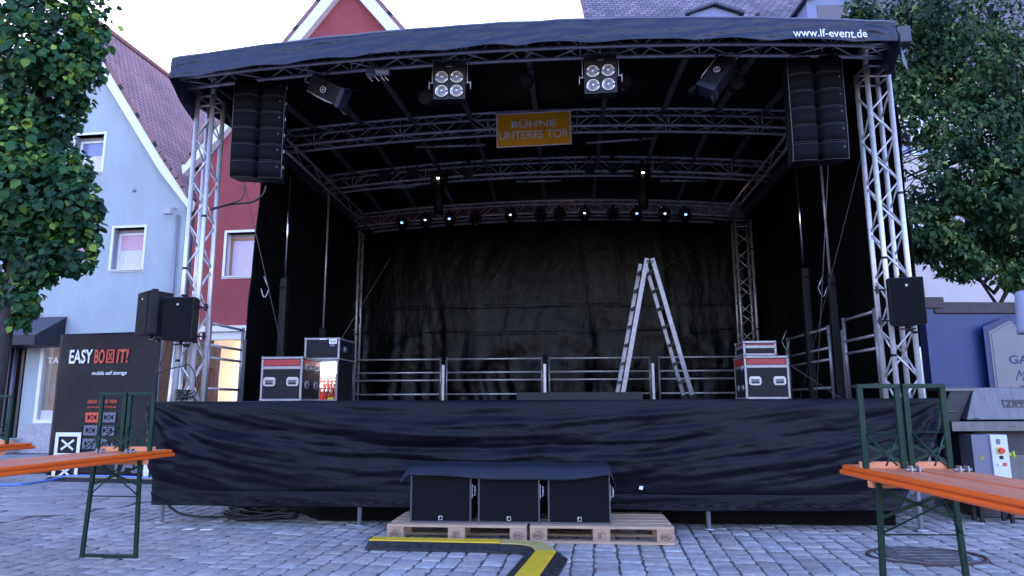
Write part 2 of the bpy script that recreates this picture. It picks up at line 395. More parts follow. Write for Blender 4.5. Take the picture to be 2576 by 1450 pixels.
tower(-3.47, .12, .60, 4.50, .185, ALU, rz=R(-7)); tower(3.575, .11, .60, 4.52, .215, ALU, rz=R(3))
tower(-3.50, 5.45, DZ, 4.33, .23, ALU_DULL); tower(3.56, 5.45, DZ, 4.36, .26, ALU_DULL)
for s, zt in ((-3.40, 4.50), (3.49, 4.52)):      # slim post carrying the roof on top of each front tower
    mb = MB(); mb.cyl((s, .03, zt-.1), (s, .03, zt+.30), .030, n=14); mb.box((s, .03, zt+.22), (.09, .09, .10)); mb.build('head_post', ALU, ST)
mb = MB(); mb.cyl((-3.69, .10, .60), (-3.66, .14, 1.9), .022, n=12); mb.build('outrigger_post', ALU, ST)
mb = MB(); mb.cyl((-3.71, .30, .60), (-3.66, .30, 1.9), .022, n=12); mb.build('outrigger_post', ALU, ST)

# arched trusses --------------------------------------------------------
def arch(t, zc, k, hgt=.235, dep=.22, m=ALU_DULL, L=3.62, r=.021, ctr=.10):
    root = bpy.data.objects.new('arched_truss', None); scene.collection.objects.link(root); root.parent = ST
    Z_ = lambda s: zc-k*(s-ctr)**2
    rows = [(0, 0), (dep, 0), (0, hgt), (dep, hgt)]
    for dy, dz in rows:
        mb = MB(); mb.tube([(s, t+dy, Z_(s)+dz) for s in [(-L+2*L*i/28) for i in range(29)]], r, 10); mb.build('chord', m, root)
    mb = MB(); p = .30; n = int(2*L/p)
    for i in range(n):
        a = -L+i*2*L/n; b = a+2*L/n; mid = (a+b)/2
        for dy in (0, dep):
            lo, hi = (0, hgt) if i % 2 == 0 else (hgt, 0)
            mb.cyl((a, t+dy, Z_(a)+lo), (b, t+dy, Z_(b)+hi), .0075, n=6)
            if i % 4 == 1: mb.cyl((b, t+dy, Z_(b)), (b, t+dy, Z_(b)+hgt), .009, n=6)
        la, lb = (0, dep) if i % 2 == 0 else (dep, 0)
        mb.cyl((a, t+la, Z_(a)), (b, t+lb, Z_(b)), .0075, n=6); mb.cyl((a, t+la, Z_(a)+hgt), (b, t+lb, Z_(b)+hgt), .0075, n=6)
    mb.build('lacing', m, root); return root
T = [(-.34, 4.675, .0115), (2.0, 4.83, .0125), (3.7, 4.79, .0150), (5.4, 4.60, .0135)]
for t, zc, k in T: arch(t, zc, k)
def roof_z(s, t):
    tt = [(-.6, 4.80), (0, 4.93), (2.1, 5.11), (3.8, 5.08), (5.5, 4.90), (6.1, 4.82)]
    for (a, za), (b, zb) in zip(tt, tt[1:]):
        if t <= b: break
    f = (t-a)/(b-a); f = min(1, max(0, f)); return za+(zb-za)*f-.0150*(s-.1)**2
mb = MB()
for s in (-3.0, -2.35, -1.65, -.85, .05, .95, 1.75, 2.45, 3.05):
    for t0, t1 in ((-.1, 2.0), (2.2, 3.7), (3.9, 5.4)):
        mb2 = MB(); mb2.bar((s, t0, roof_z(s, t0)-.05), (s, t1, roof_z(s, t1)-.05), .060, .050); mb2.build('purlin', mat('dark grey purlin', (.12, .11, .115), .6, .2, var=.2, spec=.3), ST)
for s in (-3.56, 3.66):
    mb = MB(); mb.bar((s, -.45, 4.60), (s, 5.8, 4.52), .10, .16); mb.build('side_beam', mat('dark beam', (.06, .06, .075), .5, .4, var=.2), ST)
    mb = MB(); q = -.35 if s > 0 else .35
    for zz in (4.45, 4.62): mb.cyl((s+q, .2, zz), (s+q, 5.5, zz-.08), .02, n=8)
    for i in range(14):
        t = .3+i*.37; a_, b_ = (4.45, 4.62) if i % 2 else (4.62, 4.45); mb.cyl((s+q, t, a_-.08*t/5.5), (s+q, t+.37, b_-.08*t/5.5), .008, n=6)
    mb.build('side_truss', ALU_DULL, ST)
# roof tarpaulin and fascia
def roofp(u, v):
    t = -.58+6.7*v; w = min(1, max(0, (t+.5)/.8)); a_, b_ = -3.50-.14*w, 3.50+.28*w; s = a_+(b_-a_)*u
    return (s, t, roof_z(s, t)+.012*nz(u*8, v*8))
mb = MB(); mb.sheet(roofp, 60, 60); mb.build('roof_cover', TARP_ROOF, ST, solid=.004)
def fas(s, v, d=0):
    zt = 4.812-.0162*(s-.15)**2; sc = .010*2.4*abs(math.sin(s*4.0+.8*nz(s, 0)))+.008*nz(s*3, 2)
    zb = 4.560-.0140*(s-.25)**2+sc
    if s < -3.1: zb -= (-3.1-s)*.02
    z = zt+(zb-zt)*v
    y = -.60-.018*v-.012*nz(s*1.4, v*2, 3)*v-.014*nz(s*3.3+v*1.5, v*3.5, 9)-.007*abs(nz(s*6+v*2.5, v*3, 5))-.004*nz(s*15-v*3, v*7, 1)
    if s > 2.6: y -= .010*math.sin((s-v*.6)*17)*(1-v*.3)*(s-2.6)
    return (s, y-d, z)
mb = MB(); mb.sheet(lambda u, v: fas(-3.50+7.0*u, v), 360, 24)
fa = mb.build('fascia', FASCIA, ST, solid=.004)
mb = MB(); mb.tube([tuple(Vector(fas(-3.5+7*i/60, 0))+Vector((0, .004, .006))) for i in range(61)], .012, 8); mb.build('fascia_welt', mat('pale welt', (.10, .12, .18), .5), ST)
text('fascia_lettering', 'www.lf-event.de', .66, .100, lambda a, b, d: fas(2.90+a, .68-b/.25-.12*(a), .006+d), WHITE_P, ST, bold=.004)
mb = MB()   # corner flap left, hanging side strips
mb.sheet(lambda u, v: (-3.50-.11*math.sin(u*1.4)-.02*v, -.60+.7*u, 4.600+.012*u-(.20+.28*u)*v*(1-.2*u)+.015*nz(u*3, v*3)), 16, 10)
mb.build('side_flap', FASCIA, ST, solid=.004); mb = MB()
mb.sheet(lambda u, v: (-3.58, .1+5.9*u, roof_z(-3.58, .1+5.9*u)-.34*v), 30, 6)
mb.build('side_flap', FASCIA, ST, solid=.004); mb = MB()
mb.sheet(lambda u, v: (3.50+.12*u+.03*v+.02*math.sin(v*9)*u, -.60+.6*u, 4.630-(.20+.12*math.sin(u*3))*v+.015*nz(u*3, v*3)), 16, 10)
mb.build('side_flap', FASCIA, ST, solid=.004); mb = MB()
mb.sheet(lambda u, v: (3.76+.012*math.sin(u*40), 6.1*u, roof_z(3.76, 6.1*u)+.01-.36*v), 30, 6)
mb.build('side_flap', FASCIA, ST, solid=.004)
mb = MB(); mb.sheet(lambda u, v: (3.55+.17*u, -.55+.25*u, 4.42-.16*v*(1-.5*u)-.05*u), 6, 6); mb.build('loose_flap', FASCIA, ST, solid=.004)
# black tarpaulin walls
def backw(u, v):
    s = -3.98+7.96*u; z = DZ-.3+(4.72-DZ+.3-.012*s*s)*v
    x = s/3.7; hang = max(0, 1-((z-1.2)/2.0))
    w = nz(s*.8, z*.7, 9)*.5
    f = .06*nz(s*.9, z*.25, 2)+.045*nz(s*2.6+w, z*.35, 6)*(.3+hang)+.020*nz(s*6+w*3, z*.9, 3)*(.4+hang)+.008*nz(s*9, z*6, 5)*hang
    sw = abs(x)*1.9-(3.1-z)*.8; f += .016*math.sin(6.5*sw+nz(s, z, 4)*3)*max(0, min(1, (3.0-z)))
    for zz in (1.75, 2.45, 2.95): f += .009*math.exp(-((z-zz-.02*nz(s*2, zz))/.014)**2)
    return (s, 5.86+f, z)
mb = MB(); mb.sheet(backw, 260, 150); mb.build('back_tarpaulin', TARP_BK, ST, solid=.003)
def sidew(s0, t0, t1, zb, seed):
    def fn(u, v):
        t = t0+(t1-t0)*u; z = zb+(4.80-zb)*v; top_ = max(0, (v-.86)/.14)
        if t0 > 1: t -= .28*(1-u)*(1-v)**2*0; 
        edge = (1-u)**6
        return (s0+.05*nz(t*1.5, z*.4, seed)+.025*nz(t*5, z*1.1, seed+2)-.16*edge*(1-v)**2*(1 if s0 < 0 else 0)+((-.20 if s0 < 0 else -.24)*top_), t-.05*edge*nz(z*2, 1, seed), z)
    return fn
TARP_SD = mat('matt black tarpaulin', (0.0018, 0.0016, 0.002), 0.6, 0, spec=.15, var=.3, vscale=3, bump=.1, bscale=7)
mb = MB(); mb.sheet(sidew(-3.42, 1.30, 5.9, .5, 1), 90, 70); mb.build('side_tarpaulin', TARP_SD, ST, solid=.003)
mb = MB(); mb.sheet(sidew(3.86, .26, 5.9, .35, 5), 90, 70); mb.build('side_tarpaulin', TARP_SD, ST, solid=.003)
mb = MB()
for z, s in ((2.78, -3.47), (1.62, -3.56)):
    mb = MB(); mb.tube([(s+.02*math.cos(a_*math.pi/4), 1.25, z+.02*math.sin(a_*math.pi/4)) for a_ in range(9)], .006, 6); mb.build('eyelet', WHITE_P, ST)
# lifting masts: bright rod over a dark square tube
for s, t, z, zt in ((-3.22, 1.75, 2.77, 4.15), (3.5, 2.28, 2.88, 4.35), (-3.25, 3.3, 2.3, 4.4), (3.62, 1.75, 2.70, 4.4)):
    rt = bpy.data.objects.new('lifting_mast', None); scene.collection.objects.link(rt); rt.parent = ST; rt.location = (s, t, 0)
    bright = abs(s+3.22) < .01 or abs(s-3.5) < .01
    mb = MB(); mb.cyl((0, 0, z), (0, 0, zt), .016, n=10); mb.build('rod', CHROME if bright else ALU_DULL, rt)
    mb = MB(); mb.box((0, 0, (DZ+z)/2), (.085, .085, z-DZ)); mb.cyl((-.06, -.05, z-.12), (.06, -.05, z-.12), .012, n=8); mb.build('sleeve', BLACKM, rt, bevel=.004)
# safety chains: a bright lever and a hanging loop
for s, t, z, sg in ((-3.30, 1.32, 2.72, 1), (3.52, 1.70, 2.68, -1), (3.45, 3.0, 2.15, -1), (-3.1, 3.1, 2.1, 1)):
    mb = MB(); mb.tube([(s, t, z), (s+sg*.07, t-.01, z-.15)], .008, 6)
    mb.tube([(s+sg*(.07-.10*k/10), t, z-.15-.11*math.sin(math.pi*k/10)) for k in range(11)], .006, 5); mb.build('safety_chain', STEEL, ST)
mb = MB()
for p, q in (((-3.35, .25, 4.45), (-2.95, 1.6, DZ)), ((3.75, .4, 4.4), (3.3, 2.2, DZ)), ((-3.05, .3, 4.5), (-3.1, .5, 3.62)), ((-2.9, 1.9, DZ+.1), (-2.3, 3.5, 3.4)), ((3.4, 5.3, 4.3), (1.3, 5.3, 3.0)), ((3.4, 1.1, DZ), (3.0, 5.2, 2.6)), ((3.2, .2, 4.3), (3.05, .9, DZ))):
    mb = MB(); mb.tube([p, q], .0045, 5); mb.build('guy_rope', mat('grey rope', (.08, .075, .08), .7), ST)
mb = MB(); mb.sheet(lambda u, v: (3.80+.055*u+.005*v, .27, 1.69-.5*v), 2, 4); mb.build('white_edge_strip', WHITE_P, ST, solid=.006)
mb = MB(); mb.sheet(lambda u, v: (-3.2+6.3*u, 5.60, 4.55-.0135*(-3.3+6.3*u)**2-.05*v), 40, 1); mb.build('light_gap_strip', mat('gap light grey', (.22, .21, .26), .7), ST, solid=.004)  # pale strip painted as light showing through the gap over the back wall

# ------------------------------------------------------------ guard rails on the deck
def rail(s0, t0, s1, t1, label, zt=2.03, zr=(0, .14, .42)):
    """three rail panel between two posts"""
    L = math.hypot(s1-s0, t1-t0); a_ = math.atan2(t1-t0, s1-s0)
    o = sthing('guard_rail', label, 'guard rail', s0, t0, DZ, a_, 'guard rails round the stage deck')
    H = zt-DZ
    for x in (0, L):
        mb = MB(); mb.cyl((x, 0, 0), (x, 0, H+.03), .020, n=10); mb.build('post', ALU_EDGE, o)
    mb = MB()
    for k, z in enumerate((H, H-.235, H-.37, .14)): mb.cyl((0, 0, z), (L, 0, z), .015, n=8)
    mb.build('cross_bars', ALU if t0 > 4 else ALU_DULL, o)
    mb = MB(); mb.box((L+.05, .0, (H-.1)/2), (.045, .03, H-.1)); mb.build('socket', STEEL, o)
    return o
bs = [(-3.42, -1.83, 'silver guard rail at the back of the deck, nearest the open lit cabinet'),
      (-1.72, -.03, 'silver guard rail at the back, left of the ladder, second from the cabinet'),
      (.10, 1.84, 'silver guard rail at the back of the deck behind the left foot of the ladder'),
      (2.0, 3.45, 'silver guard rail at the back of the deck ending behind the right hand flight cases')]
for a_, b_, l in bs: rail(a_, 5.35, b_, 5.35, l, zt=1.945)
rail(-3.42, .35, -3.42, 1.10, 'grey guard rail at the open left deck side before the red house', zt=2.03)
rail(3.5, .38, 3.5, 1.16, 'grey guard rail at the right deck side just behind the front tower', zt=2.06)
rail(3.5, 1.62, 3.5, 3.15, 'grey guard rail on the right side of the deck, further back beside the flight case', zt=2.03)

# ------------------------------------------------------------ line arrays
def line_array(s, label, rz):
    o = sthing('line_array', label, 'speakers', s, -.12, 4.585, rz, 'hung line array speakers')
    mb = MB(); mb.box((0, .12, .012), (.50, .30, .03)); mb.box((0, .12, .06), (.06, .12, .12)); mb.build('rigging_frame', BLACKM, o, bevel=.004)
    mb = MB(); mb.tube([(0, .12, .1), (0, .12, .22)], .01, 6); mb.build('hoist_hook', STEEL, o)
    z = -.01; y = 0
    for k in range(6):
        h = .178; tl = (.0, .01, .01, .015, .02, .14)[k]
        m_ = bpy.data.objects.new('array_speaker', None); scene.collection.objects.link(m_); m_.parent = o; m_.location = (0, y, z); m_.rotation_euler = (tl, 0, 0)
        mb = MB()
        def prof(x):   # plan of the front: two shallow bulges with a groove between
            q = abs(x)/.26; return .060*max(0, 1-q/.16)**1.4-.028*math.sin(math.pi*min(1, max(0, (q-.02)/.98)))**.8+.012*q**5
        xs = [-.26+.52*i/26 for i in range(27)]
        n = len(mb.v)
        for x in xs: mb.v.append(Vector((x, prof(x), -.009)))
        for x in xs: mb.v.append(Vector((x, prof(x), -h+.009)))
        N = len(xs)
        for i in range(N-1): mb.face([n+i, n+N+i, n+N+i+1, n+i+1], True)
        mb.build('grille', GRILLE, m_, solid=.004)
        mb = MB(); poly = [(x, prof(x)+.010) for x in xs]+[(.235, .30), (-.235, .30)]
        mb.prism(poly, lambda x, yy: (x, yy, -h+.004), lambda x, yy: (x, yy, -.004)); mb.build('cabinet', SPKBOX, m_)
        mb = MB()
        for zz in (-.007, -h+.007): mb.tube([(x, prof(x)+.001, zz) for x in xs], .0028, 5)
        for x in (-.26, .26): mb.box((x, .012, -h/2), (.006, .02, h-.006))
        mb.build('trim', mat('trim black', (.045, .045, .058), .5), m_)
        mb = MB(); frame2d(mb, .215, -.055, .014, .014, .003, lambda x, z_, d: (x, prof(.21)-.004-d, z_)); mb.build('badge', GREY_P, m_)
        mb = MB(); mb.box((.262, .10, -.09), (.008, .10, .12)); mb.box((.268, .05, -.05), (.004, .018, .03), mi=1); mb.build('side_plate', [BLACKM, WHITE_P], m_)
        z -= h*math.cos(tl)+.002; y += h*math.sin(tl)
    return o
line_array(-2.80, 'hanging column of six black line array speakers above the left front of the stage', R(12))
line_array(2.93, 'hanging column of six black line array speakers beside the right front tower', R(-3))
def cable(name, label, pts, r, m=CABLE, cat='cable', group=None, n=6, sub=6):
    # smooth through points
    P = [Vector(p) for p in pts]; out = []
    for i in range(len(P)-1):
        p0, p1, p2, p3 = P[max(i-1, 0)], P[i], P[i+1], P[min(i+2, len(P)-1)]
        for k in range(sub):
            t = k/sub; out.append(.5*((2*p1)+(p2-p0)*t+(2*p0-5*p1+4*p2-p3)*t*t+(3*p1-p0-3*p2+p3)*t**3))
    out.append(P[-1]); mb = MB(); mb.tube(out, r, n); o = mb.build(name, m); return tag(o, label, cat, group)
cable('speaker_cable', 'black cable drooping from the left line array over to the truss tower', [W(-2.75, .05, 3.46), W(-2.78, .05, 3.36), W(-2.9, .05, 3.28), W(-3.15, .08, 3.27), W(-3.35, .08, 3.22)], .012)
cable('speaker_cable', 'thin black cable behind the thicker one under the left line array', [W(-2.98, .05, 3.46), W(-3.0, .05, 3.33), W(-3.1, .05, 3.28), W(-3.36, .1, 3.24)], .006)

# ------------------------------------------------------------ speakers clamped to the towers
def wall_speaker(label, s, t, z, rz, w=.30, h=.44, d=.26, hexa=True, clamp=0):
    o = sthing('speaker', label, 'speaker', s, t, z, rz, 'speakers clamped to the front towers')
    mb = MB(); poly = [(-w/2, 0), (w/2, 0), (w/2, d*.35), (w*.28, d), (-w*.28, d), (-w/2, d*.35)]
    mb.prism(poly, lambda x, y: (x, y, 0), lambda x, y: (x, y, h)); mb.build('cabinet', SPKBOX, o, bevel=.010, seg=3)
    mb = MB(); mb.box((0, -.004, h/2), (w-.018, .010, h-.02)); mb.build('grille', GRILLE, o, bevel=.004)
    mb = MB(); frame2d(mb, 0, h*.82, .018, .018, .003, lambda x, z_, dd: (x, -.0095-dd, z_)); quadstroke(mb, (-.004, h*.82-.004), (.004, h*.82+.004), .003, lambda x, z_, dd: (x, -.0095-dd, z_)); mb.build('badge', WHITE_P, o)
    mb = MB(); mb.cyl((0, d*.4, h), (0, d*.4, h+.02), .012, n=10); mb.cyl((0, d*.4, h+.02), (0, d*.4, h+.036), .032, n=14); mb.build('knob', BLACKM, o)
    mb = MB(); mb.cyl((0, d*.4, 0), (0, d*.4, -.03), .015, n=10); mb.box((0, d*.5, -.035), (.14, .05, .012)); mb.box((.03, d*.6, -.045), (.05, .03, .03)); mb.build('bracket', BLACKM, o)
    if clamp:
        mb = MB()
        for zz in (h*.1, h*.78): mb.cyl((clamp*w*.5, d*.4, zz), (clamp*(w*.5+.10), d*.4, zz), .008, n=8); mb.box((clamp*(w*.5+.08), d*.35, zz), (.02, .03, .07))
        mb.build('clamp', BLACKM, o)
    return o
wall_speaker('black speaker facing forward on the left truss tower, above the cable coil', -3.425, -.28, 1.79, R(2), w=.31, h=.43, clamp=1)
wall_speaker('black speaker turned away to the left, outer one of the pair on the left tower', -3.83, -.22, 1.85, R(-38), w=.30, h=.44)
wall_speaker('black speaker clamped to the right truss tower in front of the blue container', 3.515, -.28, 1.86, R(-12), w=.29, h=.43, clamp=-1)
cable('speaker_cable', 'thin black cable looping below the pair of speakers on the left tower', [W(-3.55, -.2, 1.78), W(-3.60, -.2, 1.6), W(-3.64, -.2, 1.47), W(-3.56, -.2, 1.50), W(-3.45, -.1, 1.54), W(-3.36, -.1, 1.55), W(-3.28, -.1, 1.40), W(-3.27, -.1, 1.28), W(-3.36, -.05, 1.21)], .006)
pts = []
for k in range(60):
    a_ = k*.62; pts.append(W(-3.46+.085*math.cos(a_)*(1+.1*math.sin(k)), .02+.07*math.sin(a_), 1.215+.0016*k+.02*math.sin(a_*.5)))
cable('cable_coil', 'coil of black cable lying at the foot of the left truss tower', pts, .008, cat='cable coil', sub=3)

# ------------------------------------------------------------ subwoofers, pallets, cover
def pallet(s, label):
    o = sthing('wooden_pallet', label, 'pallet', s, -.70, 0, 0, 'wooden pallets in front of the stage')
    for k in range(5):
        w_ = .145 if k in (0, 2, 4) else .10; y = (.0725, .235, .40, .565, .7275)[k]
        mb = MB(); mb.box((0, y, .133), (1.2, w_, .022)); mb.build('top_board', PALLET, o, bevel=.003)
    for x in (-.5275, 0, .5275):
        mb = MB(); mb.box((x, .4, .111), (.145, .8, .022)); mb.build('stringer_board', PALLET2, o, bevel=.003)
    for y in (.05, .4, .75):
        for x in (-.5275, 0, .5275):
            mb = MB(); mb.box((x, y, .061), (.145, .10 if y != .4 else .145, .078)); b_ = mb.build('block', PALLET2, o, bevel=.003)
        mb = MB(); mb.box((0, y, .011), (1.2, .10 if y != .4 else .145, .022)); mb.build('bottom_board', PALLET, o, bevel=.003)
    fn = lambda x, z, d: (x, -.001-d, z)
    for x in (-.5275, .5275):
        mb = MB(); P = [(x+.046*math.cos(k*math.pi/12), .064+.026*math.sin(k*math.pi/12)) for k in range(25)]
        for p, q in zip(P, P[1:]): quadstroke(mb, p, q, .003, fn)
        mb.build('stamp_oval', INK, o)
        text('stamp_lettering', 'EPAL', .068, .022, flat(x, -.001, .064), INK, o, bold=.004)
    mb = MB(); frame2d(mb, 0, .066, .062, .050, .002, fn)
    for k in range(5):
        quadstroke(mb, (-.024, .082-k*.008), (-.024+random.uniform(.02, .048), .082-k*.008), .003, fn)
    mb.build('stamp_frame', INK, o)
    return o
pallet(-.55, 'left wooden euro pallet on the cobbles carrying the covered speakers')
pallet(.675, 'right wooden euro pallet on the cobbles with its bare right end showing')
LOGO = mat('pale logo', (.55, .55, .5), .5)
def sub(s, label, rz=0):
    o = sthing('subwoofer', label, 'subwoofer', s, -.60, .145, rz, 'subwoofers on the pallets')
    w, h, d = .535, .455, .52
    mb = MB(); mb.span((-w/2, .008, 0), (w/2, d, h)); mb.build('cabinet', SPKBOX, o, bevel=.006)
    mb = MB(); mb.span((-w/2+.018, -.004, .018), (w/2-.018, .007, h-.018)); mb.build('grille', GRILLE, o, bevel=.003)
    mb = MB(); frame2d(mb, 0, h/2, w, h, .014, lambda x, z, dd: (x, .004-dd*4, z)); mb.build('trim', mat('trim black', (.018, .018, .024), .5), o)
    fn = lambda x, z, dd: (x, -.0045-dd, z)
    mb = MB(); frame2d(mb, 0, .040, .034, .034, .003, fn)
    P = [(.013*math.cos(R(k*9))-.010, .028+.024*math.sin(R(k*9))) for k in range(11)]
    mb.prism([(-.013, .052), (.008, .052)]+[(.008-.021*math.sin(R(k*9)), .052-.024*(1-math.cos(R(k*9)))) for k in range(11)][1:], lambda x, z: fn(x, z, 0), lambda x, z: fn(x, z, .002)); mb.build('badge', LOGO, o)
    for x in (-1, 1):
        mb = MB(); mb.tube([(x*(w/2+.004), .06, .30), (x*(w/2+.026), .06, .30), (x*(w/2+.026), .06, .22), (x*(w/2+.004), .06, .22)], .006, 6); mb.box((x*(w/2+.003), .06, .26), (.006, .05, .12)); mb.build('handle', STEEL if x > 0 else BLACKM, o)
    return o
sub(-.705, 'black subwoofer on the left pallet, leftmost of the three under the cloth', R(1))
sub(-.11, 'black subwoofer in the middle of three, standing across both pallets')
sub(.495, 'black subwoofer on the right pallet, rightmost of the three under the cloth', R(-1))
cv = sthing('cover_cloth', 'dark cloth laid over the top of the three subwoofers', 'cloth', -.11, -.35, .60)
def cvf(u, v):
    x = -.98+1.96*u; e = max(0, abs(x)-.875)/.11; e = min(1, e)
    side = 1 if x > 0 else -1
    X = side*(min(abs(x), .875)+.045*e+(.03 if side < 0 else .0)*e) ; drop = e*(.09 if side < 0 else .34*(.35+.65*(v**.5)))
    y = -.30+.62*v; fr = max(0, .10-v)/.10
    z = .020+.006*nz(x*3, y*3)+.004*math.sin(x*9)-drop-fr*(.095+.015*math.sin(x*3+1)+.02*(abs(x)/.9)**4*-1)
    return (X+.012*nz(v*5, e*3, 2)*e, y-.028*fr*(2-fr)+.02*fr, z)
mb = MB(); mb.sheet(cvf, 120, 40); mb.build('cloth', mat('dark blue cloth', (.010, .012, .026), .65, 0, spec=.3, var=.2, vscale=6, bump=.2, bscale=40), cv, solid=.004)

# ------------------------------------------------------------ cable ramps
def ramp_straight(name_label, p0, p1, w=.28, h=.055, lid=.40, grp='cable ramps on the ground', ymat=None, teeth=True):
    L = math.hypot(p1[0]-p0[0], p1[1]-p0[1]); a_ = math.atan2(p1[1]-p0[1], p1[0]-p0[0])
    o = thing('cable_ramp', name_label, 'cable ramp', (p0[0], p0[1], .004), a_, grp)
    prof = [(-w/2, 0), (w/2, 0), (w/2, .012), (w*.24, h), (-w*.24, h), (-w/2, .012)]
    mb = MB(); mb.prism(prof, lambda y, z: (0, y, z), lambda y, z: (L, y, z))
    for i in range(int(L/.09)):      # tread lozenges on the slopes
        for sd in (-1, 1):
            x = .05+i*.09; p_ = Vector((x, sd*w*.27, h-.004)); q_ = Vector((x+.045, sd*w*.44, .026)); mb.bar(p_, q_, .008, .005); mb.bar(Vector((x+.045, sd*w*.27, h-.004)), Vector((x, sd*w*.44, .026)), .008, .005)
    mb.build('rubber_base', RUBBER, o)
    mb = MB(); n = max(2, int(L/.075)); lw = w*lid/2
    pts = [(0.0, -lw)]+[(L, -lw)]
    up = []
    for i in range(n):
        x0 = L-i*L/n; x1 = x0-L/n
        up += [(x0, lw), (x0-(L/n)*.5, lw), (x0-(L/n)*.5, lw+(.016 if teeth else 0)), (x1, lw+(.016 if teeth else 0))]
    mb.prism(pts+up, lambda x, y: (x, y, h+.001), lambda x, y: (x, y, h+.010)); mb.build('lid', ymat or YELLOW, o)
    return o
RUST_Y = mat('faded dirty yellow', (.42, .33, .12), .6, 0, var=.2, vscale=10)
ramp_straight('yellow lidded cable ramp lying along the front of the left pallet', (-1.17, 5.90), (-.10, 5.76))
# bend piece
bd = thing('cable_ramp', 'dull yellow bend piece of the cable ramp in front of the right pallet', 'cable ramp', (0, 0, .004), 0, 'cable ramps on the ground')
def bend(path, w, h, name, m, lw=None):
    mb = MB(); pr = [(-w/2, 0), (-w/2, .012), (-w*.24, h), (w*.24, h), (w/2, .012), (w/2, 0)]
    rows = []
    for i, p in enumerate(path):
        p = Vector(p); d = (Vector(path[min(i+1, len(path)-1)])-Vector(path[max(i-1, 0)])).normalized(); nn = Vector((-d.y, d.x))
        n0 = len(mb.v)
        for a_, z in (pr if lw is None else [(-lw, h+.001), (-lw, h+.009), (lw, h+.009), (lw, h+.001)]): mb.v.append(Vector((p.x+nn.x*a_, p.y+nn.y*a_, z)))
        rows.append(n0)
    k = len(pr) if lw is None else 4
    for a_, b_ in zip(rows, rows[1:]):
        for j in range(k): mb.face([a_+j, a_+(j+1) % k, b_+(j+1) % k, b_+j])
    mb.face([rows[0]+j for j in range(k)]); mb.face([rows[-1]+j for j in reversed(range(k))])
    return mb.build(name, m, bd)
bp_ = [(-.095, 5.757), (.02, 5.74), (.10, 5.71), (.17, 5.66), (.215, 5.58), (.235, 5.50), (.24, 5.42)]
bend(bp_, .28, .055, 'rubber_base', RUBBER); bend(bp_, .28, .055, 'lid', RUST_Y, lw=.075)
ramp_straight('yellow lidded cable ramp running from the bend towards the viewer', (.243, 5.40), (.03, 4.40), w=.34, teeth=True)
ramp_straight('faded yellow cable ramp at the foot of the black banner box', (-7.25, 11.10), (-5.30, 10.62), w=.3, ymat=RUST_Y, teeth=False)
ramp_straight('faded yellow cable ramp left of the banner box, behind the green table legs', (-9.3, 11.7), (-7.75, 12.5), w=.3, ymat=RUST_Y, teeth=False)
cable('water_hose', 'light blue hose snaking in front of the banner box', [(-7.9, 10.35, .03), (-7.2, 10.25, .03), (-7.1, 10.7, .03), (-6.95, 11.0, .07), (-6.5, 10.93, .08), (-5.9, 10.77, .08), (-5.4, 10.62, .07)], .018, mat('blue hose', (.10, .22, .65), .4), 'hose')
cable('black_cable', 'black cable running from the stage leg to the cable heap under the deck', [W(-3.62, .1, .20), W(-3.5, .12, .10), W(-3.3, .15, .055), W(-3.0, .2, .05), W(-2.7, .3, .06)], .012)
hp = []
random.seed(3)
for k in range(90):
    a_ = k*.8+random.uniform(-.2, .2); hp.append(W(-2.72+.42*math.cos(a_)*random.uniform(.4, 1), .30+.16*math.sin(a_)*random.uniform(.5, 1), .02+.05*random.random()+.07*max(0, math.cos(a_*.31))))
cable('cable_heap', 'heap of black cables on the cobbles under the left end of the stage', hp, .012, cat='cable heap', sub=4)
for i, (x, y) in enumerate(((-3.05, 6.70), (-2.87, 6.67))):
    mb = MB(); mb.prism([(-.05, -.02), (.05, -.028), (.06, .015), (-.03, .03)], lambda a_, b_: (x+a_, y+b_, .006), lambda a_, b_: (x+a_, y+b_, .011))
    tag(mb.build('paper_scrap', WHITE_P), ('pale scrap of paper on the cobbles near the left stage leg', 'pale scrap of paper on the cobbles, the right one of the two by the stage')[i], 'paper', 'paper scraps on the cobbles')

